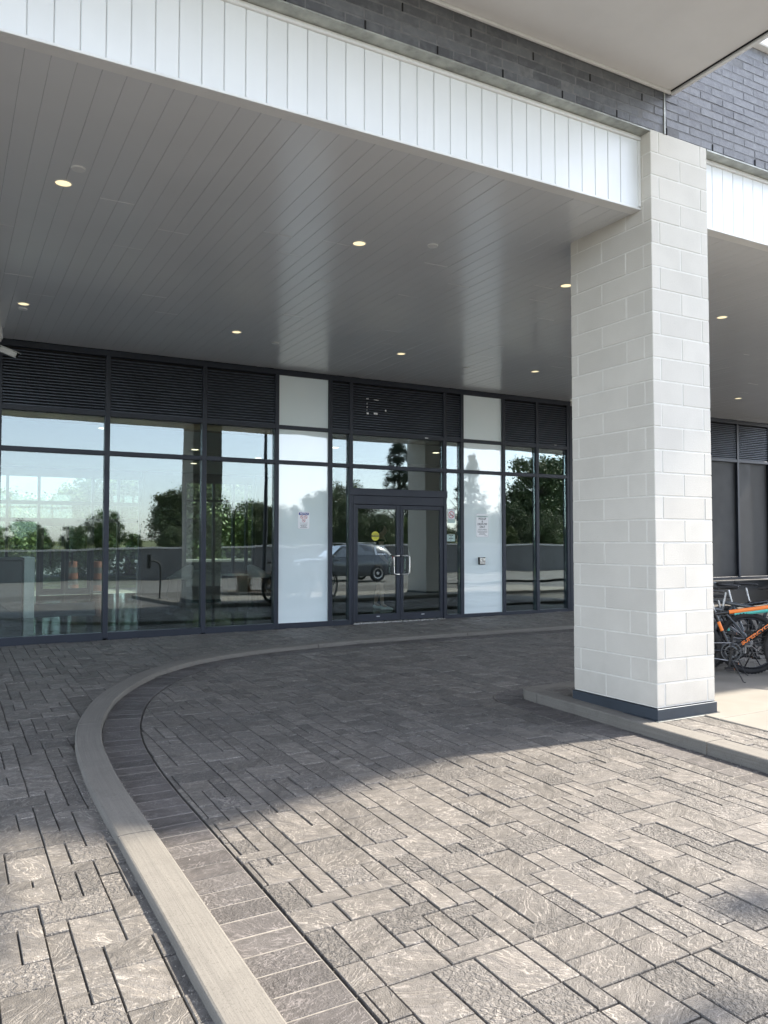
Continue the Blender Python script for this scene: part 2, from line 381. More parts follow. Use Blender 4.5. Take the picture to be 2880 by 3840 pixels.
# kerb along the drive (centre line)
KC = [(.955, -4.0), (.955, 0), (.955, 2.4), (.950, 4.2), (.945, 5.3), (.965, 6.0), (1.01, 6.6), (1.10, 7.15), (1.23, 7.65), (1.42, 8.2), (1.68, 8.72),
      (2.06, 9.30), (2.51, 9.76), (2.97, 10.06), (3.49, 10.27), (4.1, 10.41), (4.85, 10.50), (5.65, 10.55), (7.5, 10.52), (9.4, 10.44), (13, 10.4), (18.5, 10.4)]
KP = crom([(x, y, 0) for x, y in KC], 8)
def offs(P, d):
    out = []
    for i, p in enumerate(P):
        t = (P[min(i+1, len(P)-1)] - P[max(i-1, 0)]).normalized(); out.append(p + Vector((t.y, -t.x, 0))*d)   # +d to the right (road side)
    return out
def kerb_run(name, P, half, zb, zt, mat, parent=None, sec=2.6):
    # swept section with rounded top arrises, cut into cast sections
    root = parent
    L = [0]
    for i in range(1, len(P)): L.append(L[-1] + (P[i]-P[i-1]).length)
    sections = []; cur = [0]; base = 0
    for i in range(1, len(P)):
        cur.append(i)
        if L[i]-base > sec or i == len(P)-1: sections.append(cur); cur = [i]; base = L[i]
    b = .012
    prof = [(-half, zb), (-half, zt-b), (-half+b*.35, zt-b*.35), (-half+b, zt), (0, zt+.002), (half-b, zt), (half-b*.35, zt-b*.35), (half, zt-b), (half, zb)]
    for si, s in enumerate(sections):
        mb = MB(); vs = []; uvs = []
        n = len(prof)
        for j, i in enumerate(s):
            t = (P[min(i+1, len(P)-1)] - P[max(i-1, 0)]).normalized(); r = Vector((t.y, -t.x, 0)); p = P[i].copy()
            if j == 0 and si: p += t*.004
            if j == len(s)-1 and si < len(sections)-1: p -= t*.004
            acc = 0
            for k, (o, z) in enumerate(prof):
                if k: acc += math.hypot(o-prof[k-1][0], z-prof[k-1][1])
                q = p + r*o; vs.append((q.x, q.y, G(q.x, q.y)+z)); uvs.append((L[i], acc))
        fs = [(j*n+k, j*n+k+1, (j+1)*n+k+1, (j+1)*n+k) for j in range(len(s)-1) for k in range(n-1)]
        fs += [tuple(range(n)), tuple(range((len(s)-1)*n, len(s)*n))[::-1]]
        me = bpy.data.meshes.new('kerb_section'); me.from_pydata(vs, [], fs); me.materials.append(mat)
        ul = me.uv_layers.new(name='UVMap')
        for lp in me.loops: ul.data[lp.index].uv = uvs[lp.vertex_index]
        bm = bmesh.new(); bm.from_mesh(me); bmesh.ops.recalc_face_normals(bm, faces=bm.faces); bm.to_mesh(me); bm.free()
        o = inst(me, 'kerb_section', parent=root)
    return root
kerb_root = struct(empty('kerb', (0, 0, 0)))
kerb_run('kerb', KP, .10, -.12, .05, M['kerb'], kerb_root)
# island kerb: up the left edge, round the tip, along the far edge
def arc(cx, cy, r, a0, a1, n=10): return [Vector((cx+r*math.cos(R(a0+(a1-a0)*i/n)), cy+r*math.sin(R(a0+(a1-a0)*i/n)), 0)) for i in range(n+1)]
IX, IY = 5.14, 6.50
def island_path(o):                                              # o = offset outward from the kerb's outer face
    P = [Vector((IX-o, y, 0)) for y in (-.6, .6, 1.8, 3.0, 4.2, 4.93, 5.6, 6.2)]
    r = .14 + o
    P += arc(IX+.14, IY-.14, r, 180, 90, 10)
    P += [Vector((x, IY+o, 0)) for x in (6, 8, 11, 14, 18)]
    return P
ik = struct(empty('island_kerb'))
kerb_run('island_kerb', island_path(-.10), .10, -.12, .095, M['kerb'], ik, sec=1.9)

# ---- random slate pavers on a 0.1 m module
CAMP = Vector((0, 0, 1.61)); CR = cam.rotation_euler.to_matrix().transposed()
def vis(x, y, z=0, mx=1.12):
    c = CR @ (Vector((x, y, z)) - CAMP)
    if c.z > -.3: return 0
    u, v = c.x/-c.z/.4828, c.y/-c.z/.6437
    if abs(u) > mx or abs(v) > mx: return 0
    return 1/(c.z*c.z*abs(c.z))
SIZES = [((3,2),5), ((2,3),5), ((2,2),3.5), ((3,1),2), ((1,3),2.2), ((2,1),2), ((1,2),2.2), ((1,1),1.9), ((4,2),.6), ((2,4),.8)]
def tile(x0, x1, y0, y1, seed):
    rnd = random.Random(seed); nx, ny = int(round((x1-x0)/.1)), int(round((y1-y0)/.1)); used = [[False]*nx for _ in range(ny)]; out = []
    for j in range(ny):
        for i in range(nx):
            if used[j][i]: continue
            c = []
            for (a, b), wt in SIZES:
                if i+a <= nx and j+b <= ny and not any(used[j][i+k] for k in range(a)): c.append(((a, b), wt))
            (a, b) = rnd.choices([q[0] for q in c], [q[1] for q in c])[0] if c else (1, 1)
            for q in range(b):
                for k in range(a): used[j+q][i+k] = True
            out.append((x0+i*.1, y0+j*.1, a*.1, b*.1))
    return out
GAP = .0036; GAPY = .0034
_pm = {}
def rect_mesh(wd, dp, mat):
    k = (round(wd, 2), round(dp, 2), mat.name)
    if k not in _pm:
        a, b = wd/2-GAP, dp/2-GAPY
        _pm[k] = MB().prism([(-a,-b),(a,-b),(a,b),(-a,b)], -.045, 0, .004).mesh('paver', mat)
    return _pm[k]
def joined(items, name, mat, parent):
    """items: list of (poly world xy, dz)"""
    rnd = random.Random(5); vs = []; fs = []; val = []
    for poly, dz in items:
        mb = MB().prism(poly, -.045, 0, .004); o = len(vs)
        vs += [(x, y, G(x, y)+z+dz) for x, y, z in mb.v]; fs += [tuple(i+o for i in f) for f in mb.f]; val += [rnd.random()]*len(mb.f)
    me = bpy.data.meshes.new(name); me.from_pydata(vs, [], fs); me.materials.append(mat)
    at = me.attributes.new('rnd', 'FLOAT', 'FACE')
    for i, v in enumerate(val): at.data[i].value = v
    return inst(me, name, parent=parent, kind='stuff')
def lay(rects, parent, mat, clipper=None, lim=300, dz0=0, seed=1, jitter=.0022):
    rnd = random.Random(seed); items = []
    for (x, y, a, b) in rects:
        poly = [(x+GAP, y+GAPY), (x+a-GAP, y+GAPY), (x+a-GAP, y+b-GAPY), (x+GAP, y+b-GAPY)]
        full = True
        if clipper:
            q = clipper(poly)
            if q is None or len(q) < 3 or area(q) < .0012: continue
            full = abs(area(q)-area(poly)) < 1e-6; poly = q
        cx, cy = sum(p[0] for p in poly)/len(poly), sum(p[1] for p in poly)/len(poly)
        dz = rnd.gauss(0, jitter)
        items.append((vis(cx, cy, G(cx, cy))*area(poly), poly, full, (x+a/2, y+b/2, a, b), dz))
    items.sort(key=lambda q: -q[0])
    rest = []
    for i, (s, poly, full, (cx, cy, a, b), dz) in enumerate(items):
        if i < lim and s > 0:
            if full: inst(rect_mesh(a, b, mat), 'paver', (cx, cy, G(cx, cy)+dz0+dz), (TILT.x+rnd.gauss(0, .006), TILT.y+rnd.gauss(0, .006), 0), parent)
            else:
                mx, my = sum(p[0] for p in poly)/len(poly), sum(p[1] for p in poly)/len(poly)
                me = MB().prism([(p[0]-mx, p[1]-my) for p in poly], -.045, 0, .004).mesh('paver', mat)
                inst(me, 'paver', (mx, my, G(mx, my)+dz0+dz), (TILT.x, TILT.y, 0), parent)
        else: rest.append((poly, dz0+dz))
    if rest: joined(rest, 'far_pavers', mat, parent)
SOLD = offs(KP, .415)                                            # inner edge of the soldier course
def drive_clip(poly):
    cx, cy = sum(p[0] for p in poly)/len(poly), sum(p[1] for p in poly)/len(poly)
    p = poly
    for i in range(0, len(SOLD)-1):
        a, b = SOLD[i], SOLD[i+1]
        if (Vector((cx, cy, 0))-a).length > .9: continue
        t = (b-a).normalized(); n = (-t.y, t.x)                   # left normal points to the kerb
        p = clip(p, n, n[0]*a.x+n[1]*a.y - .005)
        if len(p) < 3: return None
    if cy < IY+.32 and cx > IX-.62:
        inx, iny = cx - (IX-.30), (IY+.30) - cy
        if IX-.302 < cx < IX+.16 and IY-.16 < cy < IY+.302: return None
        if cy < IY-.1 or (cx < IX+.1 and inx < iny): p = clip(p, (1, 0), IX-.305)
        else: p = clip(p, (0, -1), -(IY+.305))
        if p and len(p) >= 3 and area(p) < .0012: return None
    elif cy < IY+.6 and cx > IX-.3: p = clip(p, (0, -1), -(IY+.305))
    return p if len(p) >= 3 else None
def outside_kerb(x, y, d):                                        # True when the point lies on the road side of the kerb
    best = min(range(len(KP)), key=lambda i: (KP[i].x-x)**2+(KP[i].y-y)**2); p = KP[best]
    t = (KP[min(best+1, len(KP)-1)]-KP[max(best-1, 0)]).normalized(); return ((x-p.x)*t.y-(y-p.y)*t.x) > d
rects = [q for q in tile(1.3, 14.3, -.8, 10.4, 11) if outside_kerb(q[0]+q[2]/2, q[1]+q[3]/2, .2)]
rects = [q for q in rects if not (q[0] > IX-.2 and q[1]+q[3] < IY+.2)]
lay(rects, drive, M['paver'], drive_clip, 300, seed=3)
walk = sheet('walkway', -3, .94, -4, 10.6, -.012, M['bed'])
rects = [q for q in tile(-2.4, 12.4, -.6, 12.6, 23) if not outside_kerb(q[0]+q[2]/2, q[1]+q[3]/2, .02)]
def walk_clip(poly):
    return clip(poly, (0, 1), 12.50)
lay(rects, walk, M['paver_light'], walk_clip, 300, seed=4)
# soldier courses (one wedge each)
M['sand_light'] = simple('pale_joint_sand', (.20, .185, .165), .95, 0, .25, 25)
def soldiers(Pin, Pout, pitch, parent, lim=220):
    L = [0]; D = Pin if parent is kerb_root else Pout
    for i in range(1, len(D)): L.append(L[-1] + (D[i]-D[i-1]).length)
    st_ = MB(); n_ = len(Pin)
    st_.add([(p.x, p.y, G(p.x, p.y)-.002) for p in Pin]+[(p.x, p.y, G(p.x, p.y)-.002) for p in Pout], [(i, i+1, n_+i+1, n_+i) for i in range(n_-1)]).build('joint_sand', M['sand_light'], parent)
    def at(P, s):
        for i in range(1, len(P)):
            if L[i] >= s: t = (s-L[i-1])/max(1e-9, L[i]-L[i-1]); return P[i-1].lerp(P[i], t)
        return P[-1]
    rnd = random.Random(9); n = int(L[-1]/pitch); items = []
    for k in range(n):
        s0, s1 = k*pitch+.0035, (k+1)*pitch-.0035
        poly = [at(Pin, s0), at(Pout, s0), at(Pout, s1), at(Pin, s1)]; poly = [(p.x, p.y) for p in poly]
        if area(poly) < .002: continue
        cx, cy = sum(p[0] for p in poly)/4, sum(p[1] for p in poly)/4
        items.append((vis(cx, cy, 0), poly, rnd.gauss(0, .0012)))
    items.sort(key=lambda q: -q[0]); rest = []
    for i, (s, poly, dz) in enumerate(items):
        if s > 0 and i < lim:
            mx, my = sum(p[0] for p in poly)/4, sum(p[1] for p in poly)/4
            me = MB().prism([(p[0]-mx, p[1]-my) for p in poly], -.045, 0, .006).mesh('soldier_paver', M['soldier'])
            inst(me, 'soldier_paver', (mx, my, G(mx, my)+dz+.001), (TILT.x, TILT.y, 0), parent)
        else: rest.append((poly, dz))
    if rest: joined(rest, 'far_soldier_pavers', M['soldier'], parent)
soldiers(offs(KP, .107), offs(KP, .405), .155, kerb_root)
soldiers([p for p in island_path(.007)], [p for p in island_path(.297)], .155, ik)
# island surface: strip of pavers and concrete pad
cp = [(IX-.44, IY-.14), (IX-.44, IY+.44), (IX+.16, IY+.44)] + [(p.x, p.y) for p in arc(IX+.14, IY-.14, .444, 91, 179, 10)]
MB().add([(x, y, G(x, y)-.03) for x, y in cp]+[(x, y, G(x, y)-.006) for x, y in cp], [tuple(range(14, 28))]+[(i, (i+1) % 14, 14+(i+1) % 14, 14+i) for i in range(14)]).build('paver', M['paver'], drive)
island = sheet('island', IX+.15, 18, -.6, IY-.12, .078, M['bed'])
rects = tile(IX+.19, 5.84, -.5, 6.3, 31)
lay(rects, island, M['paver_light'], None, 60, dz0=.092, seed=6)
pad = struct(empty('concrete_pad', (0, 0, 0)))
def pad_piece(x0, x1, y0, y1):
    P = [(x0, y0), (x1, y0), (x1, y1), (x0, y1)]
    mb = MB(); m_ = MB().prism(P, -.06, .098, .006); mb.v = [(x, y, G(x, y)+z) for x, y, z in m_.v]; mb.f = m_.f
    mb.build('slab', M['concrete'], pad)
ys = [2.45, 4.47, 4.645, IY-.12]
pad_piece(5.85, 8.6, 4.648, IY-.14); pad_piece(5.85, 8.6, 4.0, 4.642); pad_piece(5.85, 8.6, 2.9, 3.994)
pad_piece(8.606, 11.6, 2.9, IY-.14); pad_piece(11.606, 17.8, 2.9, IY-.14)

# ================================================================== BUILDING
FY = 12.58                                                        # plane of the lobby glazing
bld = tag(empty('apartment_building', (6, 8, 0)), 'charcoal brick building with white canopy soffit over a dark glazed lobby', 'building')
BL = Vector((6, 8, 0))
def part(mb, name, mat, parent=None, smooth=False):              # world-coordinate mesh as a part of the building
    o = mb.build(name, mat, bld if parent is None else parent, smooth)
    if parent is None: o.location = -BL
    return o
# ---- brick wall above the canopy
Z0 = 5.205
wall = part(MB().box(-6, 18.5, 4.8325, 5.2, Z0+.004, 6.37), 'brick_wall', M['mortar_b'])
rb = random.Random(2); bm_full = MB().bbox(-.1455, .1455, -.022, .03, -.0325, .0325, .003).mesh('brick', M['brick'])
part(MB().box(-6, 1.2, 4.829, 4.832, Z0, 6.37).box(7.8, 18.5, 4.829, 4.832, Z0, 6.37), 'far_brickwork', M['brick_far'])
for r_ in range(16):
    z = Z0 + .0375 + r_*.075
    if z > 6.36: break
    off = (0, .15)[r_ % 2]
    x = 1.01 + off - .3
    while x < 7.85:
        x += .3
        if x < 1.3 or x > 7.65: continue
        if r_ > 5 and x < 5.3: continue
        if abs(x + .15 - 5.49) < .15 and False: continue
        inst(bm_full, 'brick', (x + rb.gauss(0, .0012), 4.852 + rb.gauss(0, .0012), z), (0, 0, rb.gauss(0, .004)), wall)
for k in range(9): MB().box(1.908+.6*k, 1.918+.6*k, 4.824, 4.85, Z0+.002, Z0+.062).build('weep_hole', M['black'], wall)
for k in range(6): MB().box(2.21+.6*k, 2.22+.6*k, 4.826, 4.85, Z0+.23, Z0+.29).build('weep_hole', M['black'], wall)
part(MB().box(5.478, 5.492, 4.822, 4.85, Z0, 5.6), 'sealant_joint', M['galv'])
# ---- galvanised lintel, fascia boards, trims
part(MB().box(-6, 5.308, 4.826, 5.0, 5.190, 5.202).box(6.034, 18.5, 4.826, 5.0, 5.190, 5.202), 'lintel', M['galv'])
part(MB().bbox(-6, 5.31, 4.935, 4.99, 5.155, 5.189, .004).bbox(6.03, 18.5, 4.935, 4.99, 5.155, 5.189, .004)
     .bbox(-6, 5.31, 4.944, 4.99, 4.533, 4.552, .003).bbox(6.03, 18.5, 4.944, 4.99, 4.533, 4.552, .003)
     .bbox(5.285, 5.309, 4.940, 4.99, 4.56, 5.15, .002), 'fascia_trim', M['trim'])
fas = part(MB().box(-6, 5.30, 4.968, 5.06, 4.545, 5.16).box(6.035, 18.5, 4.968, 5.06, 4.545, 5.16), 'fascia', M['trim'])
fb = MB().bbox(-.0715, .0715, 0, .012, 4.553, 5.156, .004).mesh('fascia_board', M['white_board'])
PX = .36 - .1475*3
nb = 0
for k in range(126):
    x = PX + .1475*k + .07375
    if 5.22 < x < 6.11: continue
    inst(fb, 'fascia_board', (x, 4.956, 0), (0, 0, rb.gauss(0, .0015)), fas)
part(MB().bbox(5.19, 5.285, 4.956, 4.968, 4.553, 5.156, .002), 'fascia_end_board', M['white_board'])
# ---- soffit planks under the canopy
ZS = 4.54
sof = part(MB().box(-6, 18.5, 5.0, FY+.1, ZS+.018, ZS+.16), 'soffit', M['black'])
part(MB().box(-6, 18.5, 4.99, 5.055, ZS-.006, ZS+.012), 'soffit_trim', M['trim'])
part(MB().box(-6, -.1, 5.055, FY-.04, ZS, ZS+.015), 'soffit_left_run', M['soffit'])
ENDS = {0: [6.96], 1: [6.96], 2: [8.03], 3: [8.03], 6: [6.98], 7: [6.98]}
rj = random.Random(14); pm = {}
def plank(x, y0, y1, dz):
    k = round(y1-y0, 2)
    if k not in pm: pm[k] = MB().bbox(-.0731, .0731, -k/2+.005, k/2-.005, 0, .014, .0028).mesh('plank', M['soffit'])
    inst(pm[k], 'plank', (x, (y0+y1)/2, ZS+dz), (rj.gauss(0, .0004), rj.gauss(0, .0016), 0), sof)
ST = [6.96, 8.03, 9.48, 10.13, 7.0, 8.06, 7.45, 9.52, 10.16, 7.02, 7.46]
k = 0; npl = 0
while True:
    x = PX + .1475*k + .07375
    if x > 18.3: break
    if k % 2 == 0:
        j0 = ST[(k//2) % len(ST)] if x < 9 else rj.choice((7.0, 8.05, 9.5, 10.15))
    if npl < 285 and not (k % 4 == 3 and x > 9):
        plank(x, 5.056, j0, rj.gauss(0, .0006)); plank(x, j0, FY-.04, rj.gauss(0, .0006)); npl += 2
    else: plank(x, 5.056, FY-.04, 0); npl += 1
    k += 1
# ---- overhanging slab, parapet, roof mass
part(MB().box(-6, 5.58, 3.0, 4.846, 5.602, 5.86), 'balcony_slab', M['stucco'])
part(MB().bbox(5.555, 5.595, 3.0, 4.82, 5.575, 5.60, .003).bbox(-6, 5.55, 4.80, 4.826, 5.575, 5.60, .004), 'slab_drip_edge', M['trim'])
part(MB().box(5.540, 5.547, 3.0, 4.80, 5.590, 5.6015), 'drip_groove', M['black'])
part(MB().box(5.582, 5.60, 3.0, 4.83, 5.64, 5.84), 'slab_cladding', M['white_board'])
part(MB().bbox(-6, 18.6, 4.76, 5.25, 6.374, 6.50, .01), 'parapet', M['trim'])
part(MB().box(-6, 18.5, 5.2, 23, ZS+.17, 6.37), 'roof_mass', M['stucco'])
# unseen canopy added above the roof, its skewed edge shaped to shade the drive
part(MB().prism([(15.5, 6.5), (14.2, 4.60), (13.6, 4.38), (10.3, 3.52), (10.0, 3.55), (9.35, 4.10), (9.30, 4.83), (9.0, 6.5)], 9.4, 9.6), 'added_shade_canopy', M['stucco'])
mb = MB()
for x, y in ((9.6, 6.2), (12.4, 6.2), (14.9, 6.2)): mb.box(x-.08, x+.08, y-.08, y+.08, 6.37, 9.4)
part(mb, 'shade_canopy_posts', M['frame'])  # supports for the added canopy, also unseen

# ---- lobby front: frame of mullions and transoms
mull = [.64, 2.128, 3.622, 4.859, 5.851, 6.251, 8.225, 8.618, 9.609, 10.455, 11.27]
HW = .036
Z_SILL, Z_B2, Z_B1, Z_TOP = .255, 2.965, 3.56, 4.445
frame = part(MB().bbox(-.2, 11.36, FY-.03, FY+.12, 4.446, 4.536, .004), 'window_wall_head', M['frame'])
mullm = MB().bbox(-HW, HW, -.05, .10, .17, 4.446, .004).mesh('mullion', M['frame'])
for x in mull:
    if x == 6.251 or x == 8.225: pass
    inst(mullm, 'mullion', (x, FY, 0), parent=frame)
def hbar(x0, x1, z, h=.034, d0=-.046, name='transom'):
    MB().bbox(x0+HW, x1-HW, FY+d0, FY+.10, z-h, z+h, .003).build(name, M['frame'], frame)
edges = [-.2] + mull
for i in range(len(mull)):
    x0, x1 = edges[i], edges[i+1]
    hbar(x0, x1, Z_B1); hbar(x0, x1, Z_B2)
    if not (abs(x0-6.251) < .01): MB().bbox(x0+HW, x1-HW, FY-.046, FY+.10, .10 + .006*x0, Z_SILL, .003).build('sill_rail', M['frame'], frame)
hm = bpy.data.objects
# corner return of the window wall behind the column
part(MB().bbox(11.30, 11.37, FY-.06, FY+.1, .15, 4.446, .004).box(11.37, 15.0, FY-.03, FY+.1, .1, 4.446), 'corner_panel', M['frame'])
# glazing, louvres and frosted panels
slat_cache = {}
def slats(x0, x1, z0, z1, parent):
    wdt = round(x1-x0, 3); pitch = .0435; n = int((z1-z0)/pitch)
    if wdt not in slat_cache:
        a = wdt/2
        vs = [(-a,0,0),(a,0,0),(a,-.012,.004),(-a,-.012,.004),(-a,.03,.034),(a,.03,.034),(a,.03,.040),(-a,.03,.040)]
        mb = MB(); mb.add([(-a,-.022,-.002),(a,-.022,-.002),(a,-.022,.012),(-a,-.022,.012),(-a,.03,.036),(a,.03,.036),(a,.03,.030),(-a,.03,.030)],
                          [(0,1,2,3),(3,2,5,4),(4,5,6,7),(7,6,1,0),(0,3,4,7),(1,6,5,2)])
        slat_cache[wdt] = mb.mesh('louvre_slat', M['louvre'])
    for k in range(n): inst(slat_cache[wdt], 'louvre_slat', ((x0+x1)/2, FY-.01, z0+.004+k*pitch), parent=parent)
pane_n = 0
def pane(x0, x1, z0, z1, mat=None, dy=.012, name='pane', parent=None):
    MB().box(x0, x1, FY+dy, FY+dy+.012, z0, z1).build(name, mat or M['glass'], parent or frame)
FROST = (3, 7)
bays = [(mull[i]+HW, mull[i+1]-HW) for i in range(len(mull)-1)]
bays.insert(0, (-.2, mull[0]-HW))
for i, (a, b) in enumerate(bays):
    j = i-1
    f = j in FROST
    if f:
        for z0, z1 in ((Z_B1+.034, Z_TOP), (Z_B2+.034, Z_B1-.034), (Z_SILL, Z_B2-.034)): pane(a, b, z0, z1, M['frost'], -.012, 'frosted_panel')
        continue
    lv = MB().box(a, b, FY+.028, FY+.06, Z_B1+.034, Z_TOP).build('louvre_back', M['black'], frame)
    slats(a, b, Z_B1+.036, Z_TOP, lv)
    pane(a, b, Z_B2+.034, Z_B1-.034)
    if abs(mull[j]-6.251) < .01 and j >= 0:
        pane(a, b, 2.572, Z_B2-.034)                              # transom light above the doors
    else: pane(a, b, Z_SILL, Z_B2-.034)
# torn bird-screen bits showing on the louvre over the doors
mb = MB()
for x, z, w_, h_ in ((6.55, 4.17, .045, .018), (6.70, 4.165, .10, .012), (6.555, 3.90, .04, .035), (6.70, 3.905, .075, .035), (6.93, 3.98, .025, .03), (6.555, 4.08, .015, .02), (6.555, 4.02, .015, .02), (6.555, 3.97, .012, .015), (7.78, 3.545, .07, .014), (10.9, 3.60, .05, .012)):
    mb.box(x, x+w_, FY-.052, FY-.048, z, z+h_)
part(mb, 'paper_scraps', M['signw'])
# ---- entrance doors
head = part(MB().bbox(6.25-HW, 8.225+HW, FY-.075, FY+.10, 2.445, 2.572, .005).bbox(6.29, 8.186, FY-.05, FY+.1, 2.29, 2.444, .004), 'door_header', M['frame'])
part(MB().bbox(6.287, 6.318, FY-.06, FY+.1, .20, 2.30, .004), 'door_jamb', M['frame']); part(MB().bbox(8.186, 8.222, FY-.06, FY+.1, .20, 2.30, .004), 'door_jamb', M['frame'])
part(MB().bbox(6.29, 8.19, FY-.09, FY+.15, .155, .204, .004), 'threshold', M['steel'])
def door(x0, x1, hx):
    d = MB().bbox(x0, x0+.068, FY-.04, FY+.02, .21, 2.285, .004).bbox(x1-.068, x1, FY-.04, FY+.02, .21, 2.285, .004)
    d.bbox(x0+.068, x1-.068, FY-.04, FY+.02, .21, .335, .004).bbox(x0+.068, x1-.068, FY-.04, FY+.02, 2.21, 2.285, .004)
    o = part(d, 'door', M['frame'])
    MB().box(x0+.068, x1-.068, FY-.016, FY-.004, .335, 2.21).build('pane', M['glass'], o)
    s = 1 if hx < (x0+x1)/2 else -1
    e = x0+.034 if s > 0 else x1-.034
    P = [(e, FY-.03, 1.37), (e, FY-.075, 1.37), (e+s*.015, FY-.09, 1.37), (e+s*.10, FY-.095, 1.37), (e+s*.125, FY-.095, 1.345), (e+s*.125, FY-.095, 1.06), (e+s*.10, FY-.095, 1.035), (e+s*.015, FY-.09, 1.035), (e, FY-.075, 1.035), (e, FY-.03, 1.035)]
    MB().tube(P, .0125, 10).build('handle', M['steel'], o, True)
    P2 = [(x, 2*FY-.02-y+.0, z) for x, y, z in P]
    MB().tube(P2, .0125, 10).build('handle', M['steel'], o, True)
    cx = (x0+x1)/2 - .02
    MB().box(cx, cx+.065, FY-.0425, FY-.0405, .287, .300).build('maker_plate', M['signedge'], o)
    return o
d1 = door(6.320, 7.246, 7.2); d2 = door(7.254, 8.184, 7.3)
# ---- right-hand bay beyond the column: glazing over a dark spandrel
for za, zb in ((4.446, 4.536), (3.526, 3.594), (.735, .80)): part(MB().bbox(15.0, 19, FY-.046, FY+.1, za, zb, .003), 'window_wall_rail', M['frame'])
for xa in (16.56, 17.72): part(MB().bbox(xa, xa+.07, FY-.05, FY+.1, .8, 4.446, .004), 'window_wall_post', M['frame'])
M['dim'] = simple('dark_tinted_panel', (.014, .016, .018), .6, 0, .2, 1.2); M['dim2'] = simple('grey_blind_panel', (.032, .033, .033), .7, 0, .1, 1.2)
part(MB().box(15.0, 17.1, FY+.012, FY+.024, .8, 3.526), 'tinted_panel', M['dim']); part(MB().box(17.1, 19, FY+.012, FY+.024, .8, 3.526), 'blind_panel', M['dim2'])
lv2 = part(MB().box(15.0, 19, FY+.028, FY+.06, 3.594, 4.446), 'louvre_back', M['black'])
slats(15.0, 16.56, 3.6, 4.446, lv2); slats(16.63, 17.72, 3.6, 4.446, lv2); slats(17.79, 19, 3.6, 4.446, lv2)
part(MB().bbox(15.0, 17.3, FY-.30, FY+.1, .12, .70, .006).bbox(14.98, 17.34, FY-.32, FY+.1, .70, .735, .004), 'spandrel', M['dim'])
# ---- downlights and sprinkler caps in the soffit (each its own thing)
ring = MB().lathe([(.062, -.004), (.072, -.004), (.074, .0), (.062, .002)], 28, cap=False)
ringm = ring.mesh('trim_ring', M['trim'], True); lensm = MB().lathe([(0, -.001), (.045, -.0015), (.062, .001)], 28, cap=False).mesh('lens', M['lamp'], True)
canm = MB().lathe([(0, .03), (.06, .03), (.062, .002)], 20).mesh('housing', M['signw'])
for x, y, lab in ((.79, 6.85, 'lit downlight in the soffit with a sprinkler cover close beside it, near the fascia'), (3.50, 6.85, 'lit downlight in the soffit midway between the column and the fascia sprinkler cover'),
        (6.15, 6.85, 'lit downlight in the soffit right beside the white block column'), (8.80, 6.85, 'lit downlight in the soffit past the column, near the fascia above the bicycles'),
        (.79, 10.6, 'lit downlight in the soffit between a sprinkler cover and the security camera'), (3.50, 10.6, 'lit downlight in the soffit in front of the third dark louvre'),
        (6.15, 10.6, 'lit downlight in the soffit in front of the entrance doors'), (8.80, 10.6, 'lit downlight in the soffit in front of the push button panel'), (14.07, 10.6, 'lit downlight in the soffit past the column, by the dark tinted panels')):
    t = tag(empty('downlight', (x, y, ZS-.002)), lab, 'downlight', 'recessed soffit downlights')
    inst(ringm, 'trim_ring', parent=t); inst(lensm, 'lens', parent=t)
capm = MB().lathe([(0, -.012), (.05, -.012), (.053, -.009), (.053, .0)], 28).mesh('sprinkler_cap', M['trim'], True)
for x, y, lab in ((.86, 6.52, 'round sprinkler cover in the soffit close to the downlight near the fascia'), (4.16, 6.55, 'round sprinkler cover in the soffit near the fascia, left of the column'), (.80, 10.83, 'round sprinkler cover in the soffit behind the downlight by the security camera'),
        (4.19, 10.91, 'round sprinkler cover in the soffit near the first frosted panel'), (7.6, 10.93, 'round sprinkler cover in the soffit above the entrance doors')):
    tag(inst(capm, 'sprinkler_cap', (x, y, ZS)), lab, 'sprinkler', 'sprinkler covers in the soffit')
# ---- security camera on a ceiling bracket
t = tag(empty('security_camera', (.58, 11.95, ZS)), 'white bullet security camera hanging from the soffit on a bracket', 'camera')
MB().lathe([(0, -.15), (.06, -.15), (.062, -.145), (.062, -.07), (.055, -.065), (.05, 0)], 24).build('mount', M['camwhite'], t, True)
MB().lathe([(0, -.19), (.04, -.19), (.045, -.165), (.045, -.15)], 20).tube([(0, 0, -.18), (.0, .0, -.27)], .018).bbox(-.02, .03, -.02, .02, -.29, -.255, .005).build('bracket', M['camwhite'], t, True)
mm = Matrix.Translation((.04, -.02, -.285)) @ Euler((0, R(22), R(-25))).to_matrix().to_4x4()
MB().bbox(0, .235, -.042, .042, -.05, .028, .012, mm).bbox(-.01, .255, -.046, .046, .028, .036, .003, mm).build('housing', M['camwhite'], t, True)
MB().bbox(.236, .240, -.036, .036, -.044, .024, .002, mm).build('lens', M['black'], t)

